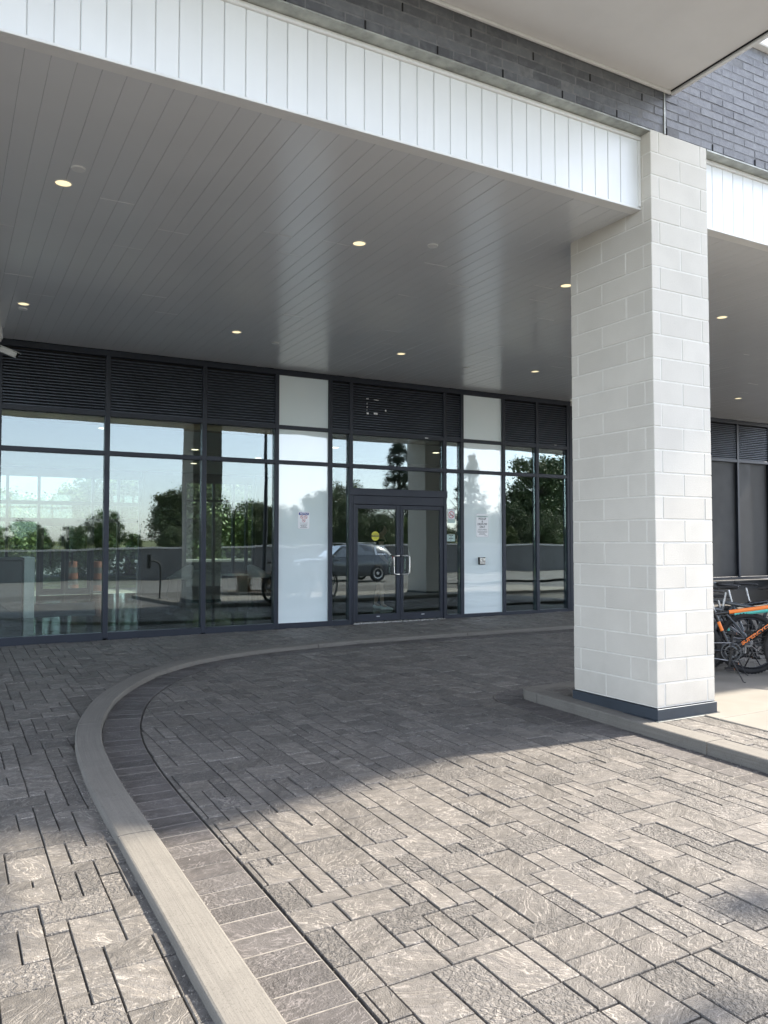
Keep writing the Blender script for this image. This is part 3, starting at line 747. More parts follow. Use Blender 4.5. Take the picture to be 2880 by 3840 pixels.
# ================================================================== MASONRY COLUMNS
def column(x0, y0, label, blocks=True):
    W, D, zb = .72, 1.02, .21
    t = tag(empty('masonry_column', (x0+W/2, y0+D/2, G(x0, y0)+.095)), label, 'column')
    L = t.location.copy()
    def P(mb, name, mat, sm=False):
        o = mb.build(name, mat, t, sm); o.location = -L; return o
    j = .010; rec = .0035
    top = zb + 25*.2
    P(MB().box(x0+rec, x0+W-rec, y0+rec, y0+D-rec, zb-.005, top), 'mortar_core', M['mortar_w'])
    P(MB().bbox(x0-.012, x0+W+.012, y0-.012, y0+D+.012, zb-.105, zb-.012, .003).box(x0-.028, x0+W+.028, y0-.028, y0+D+.028, zb-.118, zb-.105), 'base_flashing', M['flash'])
    P(MB().add([(x0-.03, y0-.013, zb-.106), (x0+W+.03, y0-.013, zb-.106), (x0+W+.03, y0-.036, zb-.111), (x0-.03, y0-.036, zb-.111), (x0-.03, y0-.036, zb-.114), (x0+W+.03, y0-.036, zb-.114), (x0+W+.03, y0-.013, zb-.114), (x0-.03, y0-.013, zb-.114)], [(0,1,2,3),(3,2,5,4),(4,5,6,7),(0,3,4,7),(1,6,5,2)]), 'flashing_lip', M['galv'])
    P(MB().box(x0+.02, x0+W-.02, y0+.02, y0+D-.02, .0, zb-.115), 'footing', M['black'])
    if not blocks: return t
    rnd = random.Random(8); cache = {}
    def blk(xa, xb, ya, yb, z):
        k = (round(xb-xa, 3), round(yb-ya, 3))
        if k not in cache: cache[k] = MB().bbox(-k[0]/2, k[0]/2, -k[1]/2, k[1]/2, -.095, .095, .004).mesh('block', M['block'])
        o = inst(cache[k], 'block', ((xa+xb)/2-L.x+rnd.gauss(0, .0008), (ya+yb)/2-L.y+rnd.gauss(0, .0008), z+.1-L.z), (rnd.gauss(0, .0006), rnd.gauss(0, .0006), rnd.gauss(0, .0006)), t)
    th = .09; h = j/2
    x1, y1 = x0+W, y0+D
    for r_ in range(25):
        z = zb + r_*.2
        if r_ % 2 == 0:                                           # side walls run to the corners
            for xa, xb in ((x0, x0+th), (x1-th, x1)):
                blk(xa, xb, y0, y0+.60-h, z); blk(xa, xb, y0+.60+h, y1, z)
            for ya, yb in ((y0, y0+th), (y1-th, y1)): blk(x0+th+j, x1-th-j, ya, yb, z)
        else:                                                     # front and back run to the corners
            for ya, yb in ((y0, y0+th), (y1-th, y1)):
                blk(x0, x0+W/2-h, ya, yb, z); blk(x0+W/2+h, x1, ya, yb, z)
            for xa, xb in ((x0, x0+th), (x1-th, x1)):
                blk(xa, xb, y0+th+j, y0+.30-h, z); blk(xa, xb, y0+.30+h, y1-th-j, z)
    return t
c1 = column(5.31, 4.83, 'white concrete block column with dark flashing at its foot beside the kerb')
c2 = column(12.0, 4.83, 'white concrete block column farther along beyond the parked bicycles', False)

# ================================================================== SIGNS ON THE LOBBY FRONT
def text(body, size, mat, x, y, z, parent=None, align='CENTER', rot=(R(90), 0, 0), shear=0, sx=1.0, name='lettering', depth=.0006, bold=0):
    cu = bpy.data.curves.new('t', 'FONT'); cu.body = body; cu.size = size; cu.align_x = align; cu.align_y = 'CENTER'; cu.extrude = depth; cu.shear = shear; cu.offset = bold
    tmp = bpy.data.objects.new('t', cu); col.objects.link(tmp)
    me = bpy.data.meshes.new_from_object(tmp.evaluated_get(bpy.context.evaluated_depsgraph_get())); bpy.data.objects.remove(tmp); bpy.data.curves.remove(cu)
    me.materials.clear(); me.materials.append(mat); me.name = name
    o = inst(me, name, (x, y, z), rot, parent); o.scale = (sx, 1, 1); return o
def rrect(x0, x1, z0, z1, r, n=5):
    out = []
    for cx, cz, a in ((x1-r, z1-r, 0), (x0+r, z1-r, 90), (x0+r, z0+r, 180), (x1-r, z0+r, 270)):
        for i in range(n+1): q = R(a+90*i/n); out.append((cx+r*math.cos(q), cz+r*math.sin(q)))
    return out
def plate(poly, y0, y1):
    mb = MB(); n = len(poly); mb.add([(p[0], y0, p[1]) for p in poly]+[(p[0], y1, p[1]) for p in poly], [tuple(range(n)), tuple(range(n, 2*n))[::-1]]+[(i, (i+1)%n, n+(i+1)%n, n+i) for i in range(n)]); return mb
def annulus(cx, cz, r0, r1, y, n=32):
    mb = MB(); vs = []
    for k in range(n):
        a = 2*math.pi*k/n
        for r_ in (r0, r1): vs.append((cx+r_*math.cos(a), y, cz+r_*math.sin(a)))
    return mb.add(vs, [(2*k, 2*k+1, 2*((k+1)%n)+1, 2*((k+1)%n)) for k in range(n)])
def slash(mb, cx, cz, r_, wdt, y, ang=-45):
    a = R(ang); d = Vector((math.cos(a), 0, math.sin(a))); nrm = Vector((-d.z, 0, d.x))*wdt/2; c = Vector((cx, y, cz))
    return mb.add([c-d*r_-nrm, c+d*r_-nrm, c+d*r_+nrm, c-d*r_+nrm], [(0,1,2,3)])
def bars(rows, y, parent, mat='inkgrey', name='small_print'):
    mb = MB()
    for x0, x1, z, hh in rows:
        rr = random.Random(int(x0*999+z*777)); x = x0
        while x < x1:
            w_ = rr.uniform(.012, .035); e = min(x+w_, x1); mb.add([(x, y, z), (e, y, z), (e, y, z+hh), (x, y, z+hh)], [(0,1,2,3)]); x = e+.005
    mb.build(name, M[mat], parent)
YF = FY - .012                                                    # face of the frosted panels
# notice sign
t = tag(empty('notice_sign', (5.36, YF, 1.99)), 'white notice sign with a blue header and three red circles on frosted glass', 'sign'); t0 = -t.location
def sp(o): o.location = o.location + t0; return o
sp(plate(rrect(5.25, 5.47, 1.84, 2.14, .018), YF-.004, YF-.001).build('backing', M['signedge'], t))
sp(plate(rrect(5.257, 5.463, 1.847, 2.133, .014), YF-.0052, YF-.0042).build('face', M['signw'], t))
sp(plate(rrect(5.269, 5.451, 2.078, 2.121, .004), YF-.0064, YF-.0054).build('header', M['blue'], t))
sp(text('NOTICE', .042, M['signw'], 5.36, YF-.0068, 2.0995, t, shear=.25, sx=.92, bold=.0008))
for cx, cz in ((5.325, 2.045), (5.397, 2.045), (5.361, 1.985)):
    a = annulus(cx, cz, .0235, .029, YF-.0058); slash(a, cx, cz, .025, .005, YF-.0059)
    sp(a.build('prohibition_symbol', M['red'], t))
    c = MB().add([(cx-.014, YF-.0056, cz-.003), (cx+.013, YF-.0056, cz-.003), (cx+.013, YF-.0056, cz+.003), (cx-.014, YF-.0056, cz+.003)], [(0,1,2,3)]); sp(c.build('pictogram', M['ink'], t))
sp(text('NO SMOKING', .022, M['inkgrey'], 5.36, YF-.0058, 1.922, t, sx=.95))
mbx = empty('x'); bpy.data.objects.remove(mbx)
h_ = MB()
def barobj(rows, y, tt, off, mat='inkgrey'):
    n0 = set(bpy.data.objects); bars(rows, y, tt, mat)
    for o in set(bpy.data.objects)-n0: o.location = off
barobj([(5.30, 5.42, 1.894, .009), (5.315, 5.405, 1.878, .008), (5.295, 5.425, 1.860, .010), (5.285, 5.435, 1.9425, .003)], YF-.0057, t, t0)
# pick-up sign
t = tag(empty('pick_up_sign', (9.10, YF, 1.94)), 'white pick-up and drop-off only sign on the frosted panel above a push button', 'sign'); t0 = -t.location
sp(plate(rrect(8.95, 9.25, 1.71, 2.17, .03), YF-.004, YF-.001).build('backing', M['signedge'], t))
sp(plate(rrect(8.964, 9.236, 1.724, 2.156, .022), YF-.0052, YF-.0042).build('face', M['signw'], t))
sp(plate(rrect(8.968, 9.232, 2.100, 2.126, .002), YF-.0060, YF-.0054).build('header', M['mint'], t))
sp(text('PRIVATE PROPERTY', .024, M['inkgrey'], 9.10, YF-.0064, 2.113, t, sx=.92))
for s_, z in (('PICK-UP', 2.065), ('&', 2.014), ('DROP-OFF', 1.962), ('ONLY', 1.909)): sp(text(s_, .056, M['ink'], 9.10, YF-.0058, z, t, sx=.86, bold=.0006))
sp(text('10 MINUTE MAXIMUM', .022, M['ink'], 9.10, YF-.0058, 1.862, t, sx=.95))
barobj([(8.985, 9.215, 1.826, .010), (8.985, 9.215, 1.804, .010), (9.03, 9.17, 1.783, .009), (9.02, 9.18, 1.760, .009), (9.15, 9.215, 1.739, .007)], YF-.0057, t, t0)
# accessible push button
t = tag(empty('door_push_button', (9.06, YF, 1.25)), 'square steel wheelchair push button in a black box on frosted glass', 'push button'); t0 = -t.location
sp(MB().bbox(8.995, 9.135, YF-.055, YF, 1.185, 1.325, .006).build('box', M['plastic'], t))
sp(MB().bbox(9.005, 9.125, YF-.068, YF-.056, 1.195, 1.315, .004).build('plate', M['steel'], t))
w_ = annulus(9.065, 1.237, .020, .026, YF-.0695, 20); w_.add([(9.056, YF-.0695, 1.24), (9.063, YF-.0695, 1.24), (9.063, YF-.0695, 1.285), (9.056, YF-.0695, 1.285)], [(0,1,2,3)])
w_.add([(9.056, YF-.0695, 1.252), (9.085, YF-.0695, 1.252), (9.085, YF-.0695, 1.258), (9.056, YF-.0695, 1.258)], [(0,1,2,3)])
w_.add([(9.081, YF-.0695, 1.255), (9.087, YF-.0695, 1.255), (9.098, YF-.0695, 1.225), (9.092, YF-.0695, 1.225)], [(0,1,2,3)])
vs = [(9.0595+.007*math.cos(k*.63), YF-.0695, 1.294+.007*math.sin(k*.63)) for k in range(10)]; w_.add(vs, [tuple(range(10))])
sp(w_.build('wheelchair_symbol', M['ink'], t))
# stickers on the sidelight and the door
YG = FY + .011
t = tag(empty('no_smoking_sticker', (8.40, YG, 2.1)), 'tall white no smoking sticker on the narrow pane beside the doors', 'sticker'); t0 = -t.location
sp(plate(rrect(8.32, 8.48, 1.98, 2.25, .004), YG-.002, YG).build('face', M['mint'], t))
sp(plate(rrect(8.325, 8.475, 2.05, 2.245, .003), YG-.003, YG-.0022).build('panel', M['signw'], t))
a = annulus(8.40, 2.135, .054, .066, YG-.0036); slash(a, 8.40, 2.135, .06, .012, YG-.0037); sp(a.build('prohibition_symbol', M['red'], t))
c = MB().add([(8.36, YG-.0034, 2.122), (8.44, YG-.0034, 2.122), (8.44, YG-.0034, 2.136), (8.36, YG-.0034, 2.136)], [(0,1,2,3)]); sp(c.build('pictogram', M['ink'], t))
barobj([(8.335, 8.455, 2.222, .012), (8.34, 8.465, 2.055, .004)], YG-.0036, t, t0)
t = tag(empty('notice_sticker', (8.39, YG, 1.69)), 'small pale rectangular sticker below the no smoking one beside the doors', 'sticker'); t0 = -t.location
sp(plate(rrect(8.30, 8.48, 1.63, 1.76, .003), YG-.002, YG).build('face', M['mint'], t))
barobj([(8.335, 8.445, 1.737, .015), (8.345, 8.44, 1.680, .016)], YG-.0026, t, t0, 'ink')
barobj([(8.375, 8.405, 1.705, .02), (8.375, 8.405, 1.645, .02)], YG-.0026, t, t0)
YD = FY - .016
t = tag(empty('caution_sticker', (6.75, YD, 1.725)), 'round yellow caution sticker on the left glass door', 'sticker'); t0 = -t.location
disc = lambda cx, cz, r_, y: plate([(cx+r_*math.cos(2*math.pi*k/32), cz+r_*math.sin(2*math.pi*k/32)) for k in range(32)], y-.001, y)
sp(disc(6.75, 1.725, .082, YD-.0005).build('face', M['yellow'], t))
sp(plate(rrect(6.67, 6.83, 1.708, 1.748, .002), YD-.0025, YD-.0018).build('band', M['ink'], t))
sp(text('CAUTION', .032, M['yellow'], 6.75, YD-.0032, 1.728, t, sx=.98, bold=.0006)); sp(text('AUTOMATIC', .02, M['ink'], 6.75, YD-.0024, 1.764, t)); sp(text('DOOR', .022, M['ink'], 6.75, YD-.0024, 1.688, t))

# ================================================================== LOBBY INTERIOR
M['tile'] = simple('dark_polished_tile', (.045, .047, .045), .10, 0, .15, 1.0, rvar=.04)
M['ceil'] = simple('lobby_ceiling', (.55, .54, .51), .8, 0, .04)
M['wood'] = simple('wood_valance', (.30, .17, .08), .5, 0, .2, 2)
M['dwall'] = simple('dark_lobby_wall', (.075, .068, .06), .7, 0, .15, 2)
M['greywall'] = simple('grey_lobby_wall', (.26, .25, .235), .7, 0, .08, 2)
M['desk'] = simple('desk_charcoal', (.09, .085, .09), .5, 0, .1)
M['whitestone'] = simple('white_stone', (.70, .70, .67), .3, 0, .08, 2)
M['mat'] = simple('entrance_mat', (.13, .15, .155), .9, 0, .15, 60)
M['chairw'] = simple('chair_shell', (.55, .53, .49), .5, 0, .05)
BY = 22.9
fl = struct(empty('lobby_floor'))
tl = MB().bbox(-.596, .596, -.296, .296, -.02, 0, .002).mesh('floor_tile', M['tile'])
MB().box(-3.6, 12, FY+.1, BY, .10, .184).build('floor_bed', M['black'], fl)
rr = random.Random(3)
for i in range(9):
    for j in range(17): inst(tl, 'floor_tile', (-.9+i*1.2+(.6 if j % 2 else 0), FY+.45+j*.6, .2+rr.gauss(0, .0004)), (rr.gauss(0, .0012), rr.gauss(0, .0012), 0), fl)
struct(MB().box(-3.6, 12, FY+.10, BY+.2, 3.62, 3.7).build('lobby_ceiling', M['ceil']))
struct(MB().box(-3.7, -3.6, FY+.1, BY, .1, 3.7).build('lobby_side_wall', M['greywall']))
struct(MB().box(12, 12.1, FY+.1, BY, .1, 3.7).build('lobby_end_wall', M['dwall']))
struct(MB().box(8.22, 12, 17.4, 17.5, .1, 3.7).build('lobby_partition', M['dwall']))
struct(MB().box(4.82, 6.02, BY-.1, BY+.1, .1, 3.7).box(8.16, 12, BY-.1, BY+.1, .1, 3.7).box(-3.6, .9, BY-.1, BY+.1, .1, 3.7).build('lobby_back_wall', M['dwall']))
part(MB().box(-.2, 4.82, FY+.16, FY+.40, 3.44, 3.62), 'wood_valance', M['wood'])
part(MB().box(4.9, 11.3, FY+.16, FY+.3, 3.47, 3.62), 'valance', M['dwall'])
part(MB().box(4.895, 5.815, FY+.05, FY+.07, .2, 4.44).box(8.654, 9.573, FY+.05, FY+.07, .2, 4.44), 'panel_backing', M['black'])
# rear glazing and rear doors
rear = part(MB().box(.9, 4.82, BY-.05, BY+.06, 2.62, 2.72).box(.9, 4.82, BY-.05, BY+.06, 3.36, 3.62).box(.9, 4.82, BY-.05, BY+.06, 2.16, 2.26), 'rear_window_head', M['frame'])
for x in (.94, 1.40, 2.16, 3.52, 4.2, 4.78): part(MB().box(x-.035, x+.035, BY-.06, BY+.07, .2, 3.5), 'rear_mullion', M['frame'])
for x in (6.05, 6.9, 7.5, 7.9, 8.13): part(MB().box(x-.035, x+.035, BY-.06, BY+.07, .3, 3.4), 'rear_mullion', M['frame'])
part(MB().box(6.02, 8.16, BY-.05, BY+.06, 3.34, 3.62), 'rear_rail', M['frame']); part(MB().box(6.02, 8.16, BY-.05, BY+.06, 2.80, 2.86), 'rear_rail', M['frame']); part(MB().box(6.02, 8.16, BY-.05, BY+.06, .1, .34), 'rear_rail', M['frame'])
part(MB().box(.9, 4.82, BY, BY+.01, .2, 3.36), 'rear_glass', M['glass_back']); part(MB().box(6.02, 8.16, BY, BY+.01, .34, 3.34), 'rear_glass', M['glass_back'])
for x0, x1, e in ((2.2, 2.82, 2.46), (2.83, 3.48, 3.0)):
    o = part(MB().box(x0, x0+.09, BY-.04, BY-.005, .21, 2.16).box(x1-.09, x1, BY-.04, BY-.005, .21, 2.16).box(x0+.09, x1-.09, BY-.04, BY-.005, .21, .38).box(x0+.09, x1-.09, BY-.04, BY-.005, 2.05, 2.16), 'rear_door', M['frame'])
    MB().tube([(e, BY-.05, 1.35), (e, BY-.12, 1.33), (e, BY-.12, 1.02), (e, BY-.05, 1.0)], .02, 8).build('handle', M['plastic'], o, True)
# mat, desk, furniture
tag(MB().prism([(.9, 16.4), (2.6, 16.4), (3.1, 19.7), (1.2, 19.7)], .203, .216).build('entrance_mat', M['mat']), 'grey entrance mat on the dark polished lobby floor', 'mat')
t = tag(empty('reception_desk', (.5, 16.4, .2)), 'charcoal reception desk with a white stone end inside the lobby', 'desk')
MB().bbox(-1.8, .78, -.1, .30, 0, 1.08, .01).build('front', M['desk'], t)
MB().bbox(-1.85, .80, -.18, .5, 1.08, 1.13, .006).build('counter', M['desk'], t)
MB().bbox(.80, .98, -.18, .9, 0, 1.13, .006).build('end_panel', M['whitestone'], t)
t = tag(empty('desk_monitor', (.62, 16.55, 1.33)), 'small dark monitor standing on the reception desk', 'monitor')
MB().bbox(-.25, .2, -.02, .02, .1, .38, .006).build('screen', M['plastic'], t); MB().box(-.1, .05, -.06, .06, 0, .012).box(-.04, 0, -.01, .01, .01, .12).build('stand', M['plastic'], t)
def armchair(x, y, rz, lab):
    t = tag(empty('lounge_chair', (x, y, .2), (0, 0, rz)), lab, 'chair', 'lobby lounge chairs')
    vs = []; fs = []; n = 15
    for i in range(n):                                            # tub shell: seat rim curling up to a rounded back
        a = R(-150 + 300*i/(n-1)); hgt = .44 + .36*(max(0, math.cos(a*.72)))**1.4
        for rr_, z in ((.20, .42), (.29, .43), (.33, .47), (.355, hgt)): vs.append((-rr_*math.cos(a), rr_*math.sin(a)*.98, z))
    for i in range(n-1):
        for k_ in range(3): fs.append((i*4+k_, i*4+k_+1, (i+1)*4+k_+1, (i+1)*4+k_))
    mb = MB().add(vs, fs); o = mb.build('shell', M['chairw'], t, True)
    md = o.modifiers.new('s', 'SOLIDIFY'); md.thickness = .02
    MB().lathe([(0, .43), (.27, .43), (.29, .45), (.26, .47), (0, .475)], 20).build('seat', M['chairw'], t, True)
    for sx in (-1, 1):
        for sy in (-1, 1): MB().tube([(sx*.18, sy*.18, .43), (sx*.26, sy*.24, 0)], [.014, .010], 8).build('leg', M['plastic'], t)
armchair(5.55, 21.4, R(200), 'pale tub armchair on thin black legs by the rear lobby windows'); armchair(7.75, 21.3, R(20), 'pale tub armchair beside the boxy side table in the lobby')
t = tag(empty('side_table', (7.0, 21.2, .2)), 'boxy pale side table with split front between the lobby armchairs', 'table')
MB().bbox(-.30, .30, -.3, .3, .50, .54, .005).build('top', M['whitestone'], t); MB().box(-.28, -.02, -.26, .26, 0, .5).build('panel', M['desk'], t); MB().box(.02, .28, -.26, .26, 0, .5).build('panel', M['greywall'], t)
dlm = MB().lathe([(0, -.002), (.07, -.002), (.075, .0)], 20).mesh('lens', M['lamp_in'])
for x, y in ((.3, 14.6), (2.4, 14.6), (4.7, 17), (2.4, 18.5), (5.5, 20), (7.2, 15.2), (6.5, 18.0), (9.6, 15.0), (0, 18)):
    o = inst(dlm, 'lobby_downlight', (x, y, 3.617)); tag(o, 'small warm ceiling light inside the lobby', 'downlight', 'lobby ceiling lights')
# person standing inside behind the left door
def person(x, y, z, rz):
    t = tag(empty('person', (x, y, z), (0, 0, rz)), 'person in dark clothes and white sneakers standing behind the glass door', 'person')
    V = [(0,0,.95),(0,0,1.12),(0,.01,1.32),(0,.0,1.47),(.0,-.02,1.58),
         (-.10,0,.90),(-.105,.01,.50),(-.11,-.02,.10), (.10,0,.90),(.12,.05,.50),(.13,.14,.10),
         (-.19,0,1.43),(-.24,.02,1.15),(-.20,-.16,.97),(.19,0,1.43),(.25,.0,1.15),(.22,-.14,.96), (-.11,-.13,.05),(.13,.03,.05)]
    E_ = [(0,1),(1,2),(2,3),(3,4),(0,5),(5,6),(6,7),(0,8),(8,9),(9,10),(3,11),(11,12),(12,13),(3,14),(14,15),(15,16),(7,17),(10,18)]
    rad = [.15,.14,.16,.09,.055,.095,.06,.042,.095,.06,.042,.06,.045,.032,.06,.045,.032,.035,.035]
    me = bpy.data.meshes.new('body'); me.from_pydata(V, E_, []); me.materials.append(M['skin'])
    o = inst(me, 'body', parent=t); o.modifiers.new('k', 'SKIN'); o.modifiers.new('s', 'SUBSURF').levels = 2; o.modifiers['s'].render_levels = 2
    sv = me.skin_vertices[0].data
    for i, r_ in enumerate(rad): sv[i].radius = (r_*(1.25 if i < 4 else 1), r_*(.85 if i < 4 else 1)); sv[i].use_root = (i == 0)
    def ell(cx, cy, cz, a, b, c, name, mat):
        m_ = Matrix.Translation((cx, cy, cz)) @ Matrix.Diagonal((a, b, c, 1))
        MB().lathe([(math.sin(math.pi*i/12), -math.cos(math.pi*i/12)) for i in range(13)], 18, m_).build(name, mat, t, True)
    ell(0, -.02, 1.66, .078, .098, .118, 'head', M['skin']); ell(0, .012, 1.69, .086, .098, .105, 'hair', M['hair'])
    ell(0, -.118, 1.655, .014, .02, .024, 'nose', M['skin'])
    MB().lathe([(.185, .86), (.205, 1.0), (.20, 1.2), (.215, 1.38), (.12, 1.49), (.07, 1.50)], 20, Matrix.Diagonal((1.08, .78, 1, 1))).build('shirt', M['darkcloth'], t, True)
    for sx, dy in ((-1, 0), (1, .02)):
        MB().tube([(sx*.10, 0, .95), (sx*.105, .005+dy*.5, .75), (sx*.11, .01+dy*1.2, .56)], [.125, .115, .10], 14).build('shorts_leg', M['darkcloth'], t, True)
        MB().tube([(sx*.17, 0, 1.45), (sx*.225, .01, 1.30), (sx*.24, .01, 1.17)], [.085, .075, .068], 12).build('sleeve', M['darkcloth'], t, True)
    for cx, cy in ((-.11, -.06), (.13, .10)):
        vs = []; fs = []; prof = [(-.19,.02,.015),(-.17,.042,.05),(-.10,.046,.06),(-.02,.042,.095),(.05,.038,.10),(.09,.03,.08)]
        for yy, hw, hh in prof: vs += [(cx-hw, cy+yy, 0), (cx+hw, cy+yy, 0), (cx+hw*.9, cy+yy, hh*.6), (cx+hw*.45, cy+yy, hh), (cx-hw*.45, cy+yy, hh), (cx-hw*.9, cy+yy, hh*.6)]
        for i in range(5):
            for k_ in range(6): fs.append((i*6+k_, i*6+(k_+1)%6, (i+1)*6+(k_+1)%6, (i+1)*6+k_))
        fs += [tuple(range(6)), tuple(range(30, 36))]
        o = MB().add(vs, fs).build('sneaker', M['shoe'], t, True); o.modifiers.new('s', 'SUBSURF').render_levels = 1
person(8.1, 14.8, .2, R(60))

# ================================================================== BICYCLES
def bicycle(loc, rz, label, main, deco, steer=0, lettering=None, lean=0.0, kick=True):
    """local x = forward, z = up, origin on the ground below the bottom bracket"""
    t = tag(empty('bicycle', loc, (lean, 0, rz)), label, 'bicycle', 'bicycles parked on the concrete pad')
    BB = Vector((0, 0, .30)); RA = Vector((-.43, 0, .335)); ST_ = Vector((-.165, 0, .74)); HTt = Vector((.50, 0, .83)); HTb = Vector((.54, 0, .72)); FA = Vector((.665, 0, .335))
    fr = MB().tube([BB, ST_], .019).tube([ST_ + Vector((.01,0,-.04)), HTt + Vector((0,0,-.02))], [.020, .022]).tube([BB, HTb], [.024, .027]).tube([HTt+Vector((-.01,0,.02)), HTb+Vector((.01,0,-.02))], .023)
    for s in (-1, 1):
        fr.tube([BB + Vector((-.03, s*.025, 0)), Vector((-.3, s*.06, .32)), RA + Vector((0, s*.065, 0))], .010, 8)
        fr.tube([ST_ + Vector((0, s*.018, -.05)), Vector((-.30, s*.055, .53)), RA + Vector((0, s*.065, 0))], .009, 8)
    frame_ = fr.build('frame', main, t, True)
    # decals as thin sleeves on the tubes
    def sleeve(a, b, r_, mat, name='stripe', side=1):
        a, b = Vector(a), Vector(b); d = (b-a).normalized(); mb = MB(); vs = []; n = 8
        up = Vector((0, -1, 0)); v2 = d.cross(up)
        for p in (a, b):
            for k in range(n+1):
                q = R(-62 + 124*k/n); vs.append(p + (up*math.cos(q) + v2*math.sin(q))*r_)
        mb.add(vs, [(k, k+1, n+2+k, n+1+k) for k in range(n)]); return mb.build(name, mat, frame_)
    tt0, tt1 = ST_ + Vector((.01,0,-.04)), HTt + Vector((0,0,-.02))
    sleeve(tt0.lerp(tt1, .22), tt0.lerp(tt1, .97), .0232, deco)
    sleeve(BB.lerp(ST_, .50), BB.lerp(ST_, .72), .0195, deco)
    if lettering:
        a, b = BB.lerp(HTb, .20), BB.lerp(HTb, .78); ang = math.atan2(b.z-a.z, b.x-a.x)
        o = text(lettering, .046, deco, 0, 0, 0, frame_, align='LEFT', bold=.0012, shear=.1)
        o.rotation_euler = Euler((R(90), -ang, 0)); o.location = (a.x, -.0295, a.z); L_ = (b-a).length; wd = max(v.co.x for v in o.data.vertices); o.scale = (L_/wd, 1, 1)
        o.rotation_mode = 'QUATERNION'; o.rotation_quaternion = (Matrix.Rotation(-ang, 3, 'Y') @ Matrix.Rotation(R(90), 3, 'X')).to_quaternion()
    # saddle and post
    MB().tube([ST_, ST_ + Vector((-.035, 0, .16))], .0135).build('seat_post', M['alloy'], t, True)
    sv = ST_ + Vector((-.04, 0, .19)); prof = [(-.13,.055,.03),(-.12,.075,.045),(-.06,.072,.05),(.0,.04,.045),(.07,.022,.04),(.13,.016,.034),(.145,.008,.02)]
    vs = []; fs = []; n = 8
    for px, hw, hh in prof:
        for k in range(n): a = 2*math.pi*k/n; vs.append((sv.x+px, hw*math.cos(a), sv.z + hh*.5 + hh*.5*math.sin(a) + (.012 if px < -.1 else 0)))
    for i in range(len(prof)-1):
        for k in range(n): fs.append((i*n+k, i*n+(k+1)%n, (i+1)*n+(k+1)%n, (i+1)*n+k))
    fs += [tuple(range(n)), tuple(range(6*n, 7*n))]
    sd = MB().add(vs, fs).build('saddle', M['plastic'], t, True); sd.modifiers.new('s', 'SUBSURF').render_levels = 1
    MB().tube([sv+Vector((-.1, .02, .0)), sv+Vector((.09, .012, .01))], .004, 6).tube([sv+Vector((-.1, -.02, .0)), sv+Vector((.09, -.012, .01))], .004, 6).build('saddle_rails', M['alloy'], t)
    # wheels
    def wheel(c, rot):
        m_ = Matrix.Translation(c) @ Matrix.Rotation(rot, 4, 'Z')
        ty = MB().torus(.312, .027, m_, 48, 10).build('wheel', M['rubber'], t, True)
        tr = MB()
        for k in range(60):
            a = 2*math.pi*k/60
            for s in (-1, 1):
                mm_ = m_ @ Matrix.Rotation(a + (.05 if s > 0 else 0), 4, 'Y') @ Matrix.Translation((.336, s*.012, 0)); tr.box(-.006, .006, -.008, .008, -.007, .007, mm_)
        tr.build('tread', M['rubber'], ty)
        MB().torus(.279, .011, m_, 48, 8, 1.1).build('rim', M['bike_black'], ty, True)
        sp_ = MB()
        for k in range(28):
            a = 2*math.pi*k/28; b = a + (.55 if k % 2 else -.55); s = .028 if k % 4 < 2 else -.028
            sp_.tube([m_ @ Vector((.02*math.cos(b), s, .02*math.sin(b))), m_ @ Vector((.274*math.cos(a), 0, .274*math.sin(a)))], .0013, 4, False)
        sp_.build('spokes', M['alloy'], ty)
        MB().lathe([(.012, -.055), (.014, -.04), (.022, -.03), (.022, .03), (.014, .04), (.012, .055)], 14, m_ @ Matrix.Rotation(R(90), 4, 'X')).build('hub', M['alloy'], ty, True)
    wheel(RA, 0)
    # fork, bars
    piv = Matrix.Translation(HTb) @ Matrix.Rotation(steer, 4, 'Z') @ Matrix.Translation(-HTb)
    fk = MB()
    for s in (-1, 1): fk.tube([piv @ (HTb + Vector((.01, s*.055, -.03))), piv @ (FA + Vector((-.03, s*.058, .16)))], .016).tube([piv @ (FA + Vector((-.03, s*.058, .17))), piv @ (FA + Vector((0, s*.06, 0)))], .021)
    fk.tube([piv @ (HTb + Vector((.01, -.07, -.03))), piv @ (HTb + Vector((.01, .07, -.03)))], .018)
    fk.build('fork', M['bike_black'], t, True)
    wheel(piv @ FA, steer)
    hb0 = HTt + Vector((.03, 0, .12))
    MB().tube([HTt, HTt + Vector((-.012, 0, .07)), piv @ hb0], .015).build('stem', M['bike_black'], t, True)
    MB().tube([piv @ (hb0 + Vector((-.06, -.31, .03))), piv @ (hb0 + Vector((-.01, -.12, .02))), piv @ hb0, piv @ (hb0 + Vector((-.01, .12, .02))), piv @ (hb0 + Vector((-.06, .31, .03)))], .011).build('handlebar', M['bike_black'], t, True)
    for s in (-1, 1): MB().tube([piv @ (hb0 + Vector((-.033, s*.20, .025))), piv @ (hb0 + Vector((-.061, s*.315, .03)))], .016).build('grip', M['bike_grey'], t, True)
    # drivetrain on the camera side (-y)
    mR = Matrix.Translation(BB + Vector((0, -.055, 0)))
    cr = MB().torus(.098, .006, mR, 40, 6, .6).torus(.06, .008, mR, 30, 6, .4).build('chainring', M['bike_grey'], t, True)
    spd = MB()
    for k in range(5): a = R(72*k+20); spd.tube([mR @ Vector((0,0,0)), mR @ Vector((.095*math.cos(a), 0, .095*math.sin(a)))], .007, 6)
    spd.lathe([(0, -.012), (.022, -.012), (.022, .012), (0, .012)], 14, mR @ Matrix.Rotation(R(90), 4, 'X')).build('chainring_spider', M['plastic'], cr)
